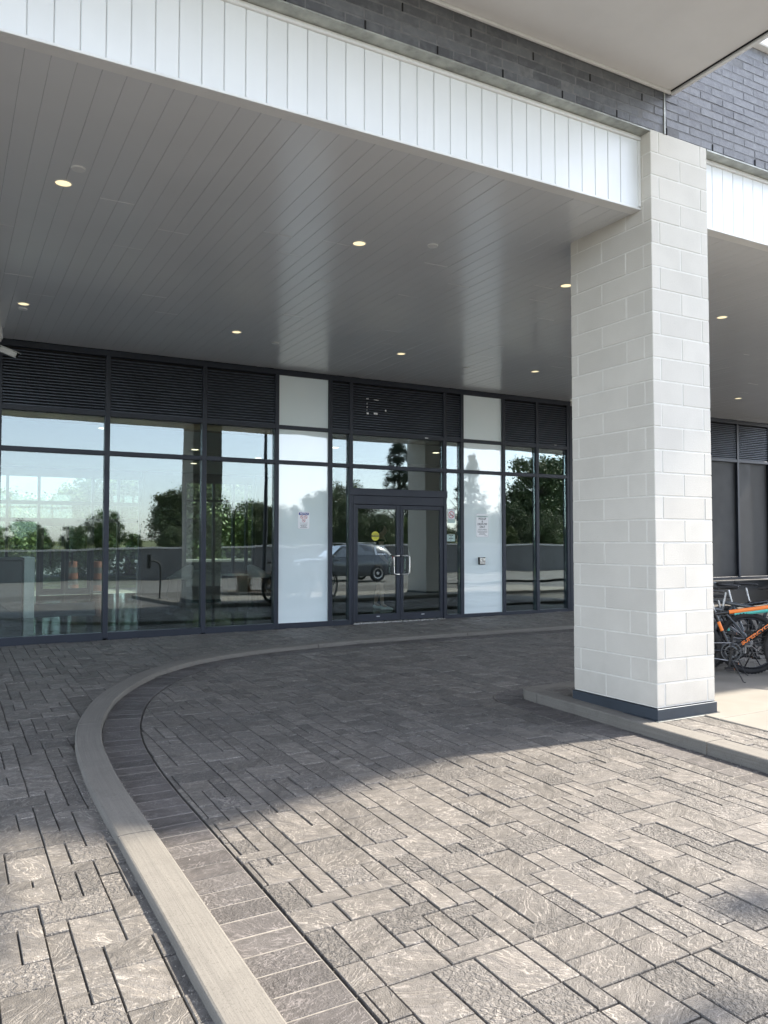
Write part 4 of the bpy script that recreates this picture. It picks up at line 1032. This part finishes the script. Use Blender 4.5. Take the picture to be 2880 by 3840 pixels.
    for s, a in ((-1, R(-100)), (1, R(80))):
        e = BB + Vector((.17*math.cos(a), s*.085, .17*math.sin(a)))
        c_ = MB().tube([BB + Vector((0, s*.07, 0)), e], [.015, .012], 8).build('crank_arm', M['plastic'], t, True)
        MB().bbox(e.x-.045, e.x+.045, e.y+s*.02-.0, e.y+s*.105, e.z-.012, e.z+.012, .005).build('pedal', M['plastic'], c_)
        MB().box(e.x+.0455, e.x+.048, e.y+s*.04, e.y+s*.09, e.z-.007, e.z+.007).build('reflector', M['orange'], c_)
    ch = MB(); top = [BB + Vector((0, -.055, .098)), RA + Vector((0, -.05, .045))]; bot = [BB + Vector((0, -.055, -.098)), Vector((-.36, -.05, .245)), RA + Vector((.02, -.05, -.06))]
    ch.tube(top, .005, 6).tube(bot, .005, 6).build('chain', M['alloy'], t)
    MB().lathe([(.045, -.012), (.05, 0), (.035, .012)], 18, Matrix.Translation(RA + Vector((0, -.045, 0))) @ Matrix.Rotation(R(90), 4, 'X')).bbox(-.41, -.37, -.058, -.042, .215, .30, .006).build('derailleur', M['alloy'], t)
    MB().tube([HTt+Vector((.02,-.03,.05)), HTt+Vector((.05,-.05,-.06)), BB.lerp(HTb,.7)+Vector((0,-.032,-.02)), BB+Vector((.02,-.03,.04))], .003, 6).build('cable', M['plastic'], t, True)
    if kick: MB().tube([BB + Vector((-.02, -.05, -.03)), Vector((.10, -.20, .012)), Vector((.125, -.205, .004))], [.008, .006, .006], 8).build('kickstand', M['plastic'], t, True)
    return t
def pz(x, y): return G(x, y) + .098
HD = math.atan2(-.79, .61)
M['bike_white'] = simple('bike_paint_white', (.5, .5, .5), .3, 0, .1, 10, coat=.4)
bicycle((7.50, 5.80, pz(7.5, 5.8)), HD+R(6), 'black mountain bicycle with orange stripes and orange lettering on its frame', M['bike_black'], M['orange'], R(-18), 'SUPERCYCLE', .05)
bB = bicycle((7.88, 6.02, pz(7.92, 6.02)), HD+R(2), 'black bicycle with a teal stripe along its top tube', M['bike_black'], M['teal'], R(12), None, .02); bB.scale = (.9, .9, .9)
bicycle((8.35, 6.22, pz(8.35, 6.22)), HD+R(12), 'grey bicycle parked behind the teal striped one', M['bike_grey'], M['bike_black'], R(-25), None, -.03)
bicycle((7.62, 6.18, pz(7.6, 6.18)), HD+R(-170), 'dark bicycle facing backwards between the striped bicycles and the column', M['bike_grey'], M['bike_white'], R(20), None, .04)
bicycle((8.75, 6.28, pz(8.75, 6.28)), HD+R(-4), 'black bicycle with a pale stripe parked last in the row on the pad', M['bike_black'], M['bike_white'], R(15), None, .03)
bicycle((8.12, 5.98, pz(8.1, 5.98)), HD+R(176), 'grey bicycle facing the other way between the teal striped and grey ones', M['bike_grey'], M['bike_black'], R(-10), None, -.02)
# waste bin by the spandrel
t = tag(empty('waste_bin', (17.6, 11.9, G(17, 11.9))), 'dark waste bin standing against the glazing beyond the bicycles', 'bin')
MB().bbox(-.3, .3, -.3, .3, 0, .62, .03).build('body', M['plastic'], t); MB().lathe([(.36, .62), (.34, .75), (.22, .84), (0, .86)], 4, Matrix.Rotation(R(45), 4, 'Z')).build('lid', M['plastic'], t)

# ================================================================== THINGS ACROSS THE DRIVE (seen mirrored in the glass)
t = tag(empty('card_reader', (5.32, 2.42, G(5.3, 2.4)+.095)), 'black card reader box on a curved steel post standing on the kerbed island', 'card reader')
MB().bbox(-.07, .07, -.05, .05, 0, .012, .002).build('base_plate', M['plastic'], t)
MB().tube([(0,0,.01), (.01,0,.45), (.0,0,.88), (-.04,0,.98), (-.12,0,1.03), (-.26,0,1.05)], .024, 12).build('post', M['plastic'], t, True)
MB().bbox(-.36, -.26, -.07, .07, .84, 1.22, .01).bbox(-.37, -.24, -.085, .085, 1.22, 1.235, .003).build('reader_box', M['plastic'], t)
# lamp post beside the island
t = tag(empty('lamp_post', (9.0, 1.0, G(9, 1)+.09)), 'dark slim lamp post with flat arms rising from the planting bed', 'lamp post')
MB().lathe([(0, 0), (.13, 0), (.13, .02), (.07, .03), (.065, 2.0), (.045, 6.0), (0, 6.02)], 16).build('pole', M['frame'], t, True)
MB().tube([(0,0,5.85), (.03,.5,5.95), (.02,.75,5.95)], .025).build('arm', M['frame'], t, True); MB().tube([(0,0,5.85), (-.4,.2,5.95), (-.7,.35,5.95)], .025).build('arm', M['frame'], t, True)
MB().bbox(-.17, .24, .76, .97, 5.9, 5.98, .02).build('lamp_head', M['frame'], t); MB().bbox(-1.1, -.66, .30, .46, 5.9, 5.98, .02).build('lamp_head', M['frame'], t)  # heads unseen: first read off its shadow, second added to shade the drive
# planting bed
bedp = [Vector((9.3+1.7*math.cos(a), 1.2+1.25*math.sin(a), 0)) for a in [2*math.pi*k/40 for k in range(41)]]
bk = struct(empty('planting_bed_kerb')); kerb_run('k', bedp, .09, -.1, .16, M['kerb'], bk, sec=3)
M['mulch'] = simple('mulch', (.05, .032, .02), .95, 0, .4, 30, bs=40, bd=.02)
struct(MB().add([(9.3+1.62*math.cos(2*math.pi*k/32), 1.2+1.17*math.sin(2*math.pi*k/32), G(9, 1)+.10) for k in range(32)], [tuple(range(32))]).build('planting_bed', M['mulch']))
def leafmat(name, c, tr=.25):
    m, t_, b = newmat(name); pos = N(t_, 'ShaderNodeNewGeometry').outputs['Position']; oi = N(t_, 'ShaderNodeObjectInfo').outputs['Random']
    at = N(t_, 'ShaderNodeAttribute', attribute_name='rnd').outputs['Fac']
    cc = mixc(t_, at, tuple(x*.6 for x in c), tuple(x*1.5 for x in c)); cc = mixc(t_, math_(t_, 'MULTIPLY', noise(t_, pos, .7, 3), .5), cc, tuple(x*.8 for x in (c[1], c[1], c[2])))
    t_.links.new(cc, b.inputs['Base Color']); b.inputs['Roughness'].default_value = .55
    b.inputs['Subsurface Weight'].default_value = 0
    return m
M['leaf'] = leafmat('leaf_dark', (.060, .098, .032)); M['leaf2'] = leafmat('leaf_light', (.085, .13, .035)); M['needle'] = leafmat('needle', (.042, .070, .036)); M['straw'] = leafmat('grass_blades', (.16, .10, .05))
M['bark'] = simple('bark', (.09, .07, .055), .9, 0, .3, 8, bs=20, bd=.02)
def tufts(loc, n, hgt, seed):
    rnd = random.Random(seed); mb = MB(); val = []
    for k in range(n):
        a = rnd.uniform(0, 6.28); l = hgt*rnd.uniform(.6, 1.1); sp_ = rnd.uniform(.1, .55)*l; bx, by = rnd.gauss(0, .05), rnd.gauss(0, .05); wv = Vector((-math.sin(a), math.cos(a), 0))*.006
        p = [Vector((bx, by, 0)), Vector((bx+math.cos(a)*sp_*.3, by+math.sin(a)*sp_*.3, l*.6)), Vector((bx+math.cos(a)*sp_, by+math.sin(a)*sp_, l*.9))]
        mb.add([p[0]-wv, p[0]+wv, p[1]-wv, p[1]+wv, p[2]], [(0,1,3,2), (2,3,4)]); val += [rnd.random()]*2
    me = bpy.data.meshes.new('ornamental_grass'); me.from_pydata(mb.v, [], mb.f); me.materials.append(M['straw']); a_ = me.attributes.new('rnd', 'FLOAT', 'FACE')
    for i, v in enumerate(val): a_.data[i].value = v
    return me
tm = tufts(0, 260, .75, 4)
for k, (x, y) in enumerate(((8.2, 1.6), (8.7, 2.0), (9.4, 2.1), (10.1, 1.9), (8.3, .8), (10.3, .9), (9.6, .4))):
    o = inst(tm, 'ornamental_grass', (x, y, G(9, 1)+.09), (0, 0, k*1.1)); tag(o, 'tuft of brown ornamental grass in the kerbed planting bed', 'grass tuft', 'ornamental grasses')
# retaining wall, lot, SUV
t = tag(empty('retaining_wall', (12, -14, -.2)), 'long grey concrete retaining wall across the lot with a pale cap', 'wall')
M['rwall'] = simple('retaining_concrete', (.14, .137, .134), .9, 0, .15, .6); M['cap'] = simple('wall_cap', (.52, .50, .47), .8, 0, .06)
WP = [(-30, -14, 1.12), (2, -14, 1.24), (9.7, -14, 1.32), (25, -14, 1.41), (70, -14, 1.55)]
mb = MB(); mc = MB()
for a, b in zip(WP, WP[1:]):
    for m_, y0, y1, zl, dz in ((mb, -.15, .15, -.4, 0), (mc, -.2, .22, None, .09)):
        za, zb = (zl, zl) if zl is not None else (a[2], b[2])
        m_.add([(a[0], a[1]+y0, za), (b[0], b[1]+y0, zb), (b[0], b[1]+y1, zb), (a[0], a[1]+y1, za), (a[0], a[1]+y0, a[2]+dz), (b[0], b[1]+y0, b[2]+dz), (b[0], b[1]+y1, b[2]+dz), (a[0], a[1]+y1, a[2]+dz)], [(0,1,2,3),(4,5,6,7),(0,1,5,4),(1,2,6,5),(2,3,7,6),(3,0,4,7)])
o = mb.build('wall', M['rwall'], t); o.location = -t.location; o = mc.build('cap', M['cap'], t); o.location = -t.location
struct(MB().add([(-120, -14.1, 1.0), (160, -14.1, 1.3), (160, -90, 2.0), (-120, -90, 2.0)], [(0,1,2,3)]).build('upper_lawn', M['grass']))
struct(sheet('parking_lot', -30, 60, -13.9, -4.05, -.02, simple('lot_concrete', (.12, .118, .112), .9, 0, .2, .8, bs=80, bd=.002)))
def suv(loc, rz, label):
    """x forward"""
    t = tag(empty('suv', loc, (0, 0, rz)), label, 'car')
    paint = simple('silver_blue_paint', (.07, .08, .095), .25, .3, .04, 3, coat=1); dk = M['plastic']
    # side profile stations: x, half width low, belt z, half width belt, roof z, half width roof, bottom z
    stn = [(2.32, .70, .72, .66, .72, .6, .38), (2.22, .84, .86, .78, .86, .7, .28), (1.75, .92, .98, .86, .99, .78, .24), (1.0, .93, 1.06, .88, 1.08, .8, .24), (.75, .93, 1.08, .88, 1.16, .78, .24), (.15, .93, 1.10, .88, 1.60, .64, .24),
           (-.6, .93, 1.11, .88, 1.68, .64, .24), (-1.4, .93, 1.13, .88, 1.66, .62, .24), (-1.95, .92, 1.15, .87, 1.56, .60, .26), (-2.2, .88, 1.12, .84, 1.28, .66, .34), (-2.33, .80, .95, .78, 1.0, .7, .42)]
    vs = []; n = 10
    for x, wl, zb, wb, zr, wr, z0 in stn:
        half = [(wl*.9, z0), (wl, z0+.25), (wb, zb), (wr, zr-.05), (wr*.8, zr)]
        for s in (1, -1):
            hh = half if s > 0 else half[::-1]
            vs += [(x, s*y_, z_) for y_, z_ in hh]
    fs = []
    for i in range(len(stn)-1):
        for k in range(n): fs.append((i*n+k, i*n+(k+1)%n, (i+1)*n+(k+1)%n, (i+1)*n+k))
    fs += [tuple(range(n)), tuple(range((len(stn)-1)*n, len(stn)*n))]
    b = MB().add(vs, fs).build('body', paint, t, True)
    for s in (1, -1):
        for xa, xb, name in ((.62, -.28, 'side_window'), (-.36, -1.22, 'side_window'), (-1.3, -1.86, 'quarter_window')):
            def pt(x, f):
                for i in range(len(stn)-1):
                    if stn[i][0] >= x >= stn[i+1][0]:
                        q = (stn[i][0]-x)/(stn[i][0]-stn[i+1][0]); L_ = [stn[i][j]+(stn[i+1][j]-stn[i][j])*q for j in range(7)]
                        y_ = L_[3]+(L_[5]-L_[3])*f; z_ = L_[2]+(L_[4]-.05-L_[2])*f; return (x, s*(y_+.012), z_)
            P = [pt(xa-.0, .06), pt(xb, .06), pt(xb+.03, .90), pt(xa-(.42 if xa > .5 else .02), .90)]
            MB().add(P, [(0,1,2,3)]).build(name, M['carglass'], b)
        MB().bbox(.70, .84, s*.93-.07, s*.93+.10*s if s > 0 else s*.93+.07, 1.08, 1.2, .03).build('mirror', paint, t)
        MB().bbox(2.02, 2.28, s*.66-.12, s*.66+.12, .74, .84, .02).build('headlight', M['signw'], t); MB().bbox(-2.30, -1.98, s*.74-.10, s*.74+.12, .98, 1.12, .02).build('tail_light', M['red'], t)
        MB().tube([(.1, s*.60, 1.70), (-1.5, s*.58, 1.73)], .018, 8).build('roof_rail', M['alloy'], t)
        MB().bbox(-1.3, 1.4, s*.925-.02, s*.925+.02, .26, .40, .01).build('sill_trim', dk, t)
        for x in (1.42, -1.38):
            m_ = Matrix.Translation((x, s*.86, .36)) @ Matrix.Rotation(R(90), 4, 'X')
            w_ = MB().lathe([(.20, -.11), (.33, -.11), (.36, -.07), (.36, .07), (.33, .11), (.20, .11)], 32, m_).build('wheel', M['rubber'], t, True)
            r_ = MB().lathe([(0, -.112), (.07, -.112), (.09, -.09), (.2, -.112), (.235, -.114), (.235, .114), (.2, .112), (.09, .09), (.07, .112), (0, .112)], 28, m_).build('rim', M['alloy'], w_, True)
    MB().add([(.80, .74, 1.13), (.80, -.74, 1.13), (.2, -.60, 1.575), (.2, .60, 1.575)], [(0,1,2,3)]).build('windscreen', M['carglass'], b)
    MB().add([(-1.99, .58, 1.54), (-1.99, -.58, 1.54), (-2.22, -.66, 1.2), (-2.22, .66, 1.2)], [(0,1,2,3)]).build('rear_window', M['carglass'], b)
    MB().bbox(2.25, 2.36, -.7, .7, .36, .66, .03).bbox(-2.38, -2.26, -.75, .75, .42, .62, .03).build('bumper', dk, t)
    return t
suv((15.75, -7.5, G(13, -3)), R(180), 'silver blue sport utility car parked in front of the grey retaining wall')

# ================================================================== TREES
def crown_mesh(name, kind, hgt, rad, seed, mat, n):
    rnd = random.Random(seed); vs = []; fs = []; val = []
    clumps = []
    nc = 150 if kind != 'spruce' else 480
    for k in range(nc):
        if kind == 'spruce':
            u = rnd.random(); z = hgt*(.06 + .94*u); r_ = rad*(1-u)**.85*(.8+.2*math.sin(u*70)) + .12; a = rnd.uniform(0, 6.28); q = rnd.random()**.7
            clumps.append((Vector((r_*q*math.cos(a), r_*q*math.sin(a), z - r_*q*.25)), .16+.16*(1-u), a, u))
        else:
            while True:
                p = Vector((rnd.uniform(-1,1), rnd.uniform(-1,1), rnd.uniform(-1,1)))
                if .35 < p.length < 1: break
            p = p * (1 if rnd.random() < .6 else .75); lob = 1 + .22*math.sin(3*math.atan2(p.y, p.x)+seed) + .14*math.sin(5*p.z+seed)
            clumps.append((Vector((p.x*rad*lob, p.y*rad*lob, hgt*.5 + p.z*hgt*.5)), rad*rnd.uniform(.12, .24), 0, .5))
    per = n//nc
    for c, s, a, u in clumps:
        tone = rnd.random()
        for k in range(per):
            d = Vector((rnd.gauss(0,1), rnd.gauss(0,1), rnd.gauss(0,.75))); d = d*(s*.62)
            p = c + d; l = rnd.uniform(.09, .17)*(1.15 if kind != 'spruce' else 1)
            if kind == 'spruce': t_ = Vector((math.cos(a+rnd.gauss(0,.5)), math.sin(a+rnd.gauss(0,.5)), rnd.uniform(-.4, .35))).normalized()*l*1.7; wv = t_.cross(Vector((rnd.gauss(0,.3), rnd.gauss(0,.3), 1))).normalized()*l*.28
            else: t_ = Vector((rnd.gauss(0,1), rnd.gauss(0,1), rnd.gauss(-.2,.7))).normalized()*l; wv = t_.cross(Vector((rnd.gauss(0,1), rnd.gauss(0,1), rnd.gauss(0,1)))).normalized()*l*.5
            i = len(vs); vs += [tuple(p), tuple(p+t_*.5+wv), tuple(p+t_), tuple(p+t_*.5-wv)]; fs.append((i,i+1,i+2,i+3)); val.append(min(1, max(0, tone*.6+rnd.random()*.4)))
    me = bpy.data.meshes.new(name); me.from_pydata(vs, [], fs); me.materials.append(mat); at = me.attributes.new('rnd', 'FLOAT', 'FACE'); at.data.foreach_set('value', val)
    return me
def trunk_mesh(hgt, r_, seed, spread):
    rnd = random.Random(seed); mb = MB().tube([(0,0,-.3), (.03,0,hgt*.25), (.0,.05,hgt*.55), (.05,.0,hgt*.85)], [r_*1.25, r_, r_*.7, r_*.2], 10)
    for k in range(7):
        a = rnd.uniform(0, 6.28); z = hgt*rnd.uniform(.25, .6); e = spread*rnd.uniform(.5, .8); mb.tube([(0,0,z), (math.cos(a)*e*.5, math.sin(a)*e*.5, z+hgt*.10), (math.cos(a)*e, math.sin(a)*e, z+hgt*.22)], [r_*.5, r_*.3, r_*.1], 6)
    return mb.mesh('trunk', M['bark'], True)
kinds = {}
for nm, kd, hh, rr_, sd, mt, nn in (('broad', 'b', 7, 3.0, 3, 'leaf', 30000), ('round', 'b', 7, 3.4, 8, 'leaf', 30000), ('light', 'b', 5.5, 2.3, 5, 'leaf2', 24000), ('spruce', 'spruce', 10, 3.7, 6, 'needle', 36000)):
    kinds[nm] = (crown_mesh('crown', kd, hh, rr_, sd, M[mt], nn), trunk_mesh(hh, .17, sd, rr_))
def tree(kind, x, y, z, s, rz, label, grp='trees beyond the retaining wall'):
    t = tag(empty('spruce_tree' if kind == 'spruce' else 'leafy_tree', (x, y, z), (0, 0, rz)), label, 'tree', grp); t.scale = (s, s, s*random.Random(x).uniform(.92, 1.08))
    inst(kinds[kind][0], 'crown', parent=t); inst(kinds[kind][1], 'trunk', parent=t)
T1 = 'dense dark green leafy tree mirrored in the glass above the retaining wall'
T2 = 'tall dark spruce tree mirrored in the glass above the entrance doors'
rt = random.Random(21); tl_ = []
x = -16.0
while x < 62:                                                     # a thick belt of foliage, two rows deep
    tl_.append((rt.choice(('broad', 'round', 'broad', 'light')), x, -17.2+rt.uniform(-.8, .8), (rt.uniform(.19, .27) if x < 11 else rt.uniform(.28, .42))))
    x += rt.uniform(1.3, 2.1)
for kd, x, y, s in (('round', -14, -21, .42), ('broad', -7, -22, .36), ('round', -1, -21, .27), ('broad', 3.8, -21, .28), ('round', 7.6, -20, .33), ('broad', 11.4, -20, .52), ('round', 13.6, -22, .50), ('broad', 16.6, -21, .50),
        ('round', 19.4, -23, .42), ('broad', 21.6, -22, .58), ('round', 24.2, -24, .62), ('spruce', 27.2, -22, .76), ('broad', 29.8, -23, .56), ('spruce', 33.2, -22, .66), ('round', 35.8, -21, .52), ('broad', 39.8, -22, 1.02), ('round', 44, -23, 1.1), ('broad', 49, -25, 1.2), ('round', 56, -26, 1.3)): tl_.append((kd, x, y, s))
T3 = 'small leafy tree in the hedge mirrored behind the cap of the retaining wall'
for k, (kd, x, y, s) in enumerate(tl_):
    tree(kd, x, y, .95, s, k*1.7, T2 if kd == 'spruce' else T3 if y > -19 else T1)
# ---- street behind the building, seen through the lobby
GB = .05
M['drum'] = simple('drum_orange', (.12, .03, .012), .6, 0, .2)
struct(MB().add([(-60, BY+.2, GB), (60, BY+.2, GB), (60, BY+5.2, GB), (-60, BY+5.2, GB)], [(0,1,2,3)]).build('rear_pavement', M['concrete']))
struct(MB().add([(-60, BY+5.2, GB+.01), (60, BY+5.2, GB+.01), (60, BY+8.5, GB+.3), (-60, BY+8.5, GB+.3)], [(0,1,2,3)]).build('rear_lawn', M['grass']))
struct(MB().add([(-60, BY+8.5, GB+.3), (60, BY+8.5, GB+.3), (60, BY+60, GB+.4), (-60, BY+60, GB+.4)], [(0,1,2,3)]).build('rear_street', M['asphalt']))
M['teal_panel'] = simple('teal_panel', (.05, .16, .17), .3, 0, .1, 1); M['white_clad'] = simple('white_cladding', (.72, .74, .74), .6, 0, .05, 1)
t = tag(empty('office_building', (0, BY+22, .3)), 'white clad low building with teal glass band across the rear street', 'building')
MB().box(-22, 8, 0, 8, 0, 1.0).build('plinth', M['concrete'], t); MB().box(-22, 8, .05, 8, 1.0, 3.3).build('glass_band', M['teal_panel'], t); MB().box(-22, 8, 0, 8, 3.3, 6.2).build('cladding', M['white_clad'], t)
for x in range(-20, 9, 4): MB().box(x-.08, x+.08, -.04, .05, 1.0, 3.3).build('mullion', M['white_clad'], t)
t = tag(empty('brick_planter', (7.0, BY+1.6, GB)), 'blue grey brick planter wall outside the rear lobby windows', 'planter')
MB().box(-1.9, 5, 0, .3, 0, .95).build('wall', M['brick_far'], t); MB().box(-1.95, 5, -.04, .34, .95, 1.03).build('cap', M['cap'], t)
for k, (x, y) in enumerate(((4.1, BY+3.0), (3.45, BY+3.6))):
    t = tag(empty('traffic_drum', (x, y, GB)), 'orange and black striped traffic drum outside the rear lobby doors', 'traffic drum', 'traffic drums')
    MB().bbox(-.32, .32, -.32, .32, 0, .07, .02).build('base', M['rubber'], t)
    for i in range(5): MB().lathe([(.24-.012*i, .07+.18*i), (.235-.012*i, .25+.18*i)], 20).build('band', M['drum'] if i % 2 == 0 else M['plastic'], t, True)
    MB().torus(.06, .012, Matrix.Translation((0, 0, .98)), 16, 6).build('handle', M['plastic'], t)
for k, (kd, x, y, s) in enumerate((('light', 7.6, BY+6.5, .95), ('light', 6.3, BY+9, .9), ('light', 9.6, BY+7.5, 1.0), ('light', 1.6, BY+7, .62), ('light', 4.1, BY+8.5, .62), ('broad', -3, BY+16, .7), ('round', 13, BY+14, 1.0))):
    tree(kd, x, y, GB+.1, s, k*2.1, 'light green young tree seen through the lobby rear windows', 'trees behind the building')

# ---- loose grit swept against the kerbs and into the joints
rg = random.Random(77); gm = MB(); 
for k in range(700):
    y = rg.uniform(2.3, 7.5)
    q = rg.random()
    x = .85 - abs(rg.gauss(0, .012)) - .004 if q < .35 else 1.062 + abs(rg.gauss(0, .012)) if q < .55 else 5.13 - abs(rg.gauss(0, .02)) if q < .7 else rg.uniform(-.1, 5.0)
    if y > 5.6 and q < .55: continue
    if .84 < x < 1.06: continue
    r_ = rg.uniform(.0018, .0045); z = G(x, y) + r_*.3
    gm.add([(x+r_, y, z), (x, y+r_, z), (x-r_, y, z), (x, y-r_*.8, z), (x, y, z+r_), (x, y, z-r_)], [(0,1,4),(1,2,4),(2,3,4),(3,0,4),(1,0,5),(2,1,5),(3,2,5),(0,3,5)])
o = gm.build('grit', simple('pale_grit', (.34, .31, .27), .9, 0, .4, 40)); o['kind'] = 'stuff'; o['label'] = 'pale loose grit lying along the kerbs and paver joints'; o['category'] = 'grit'
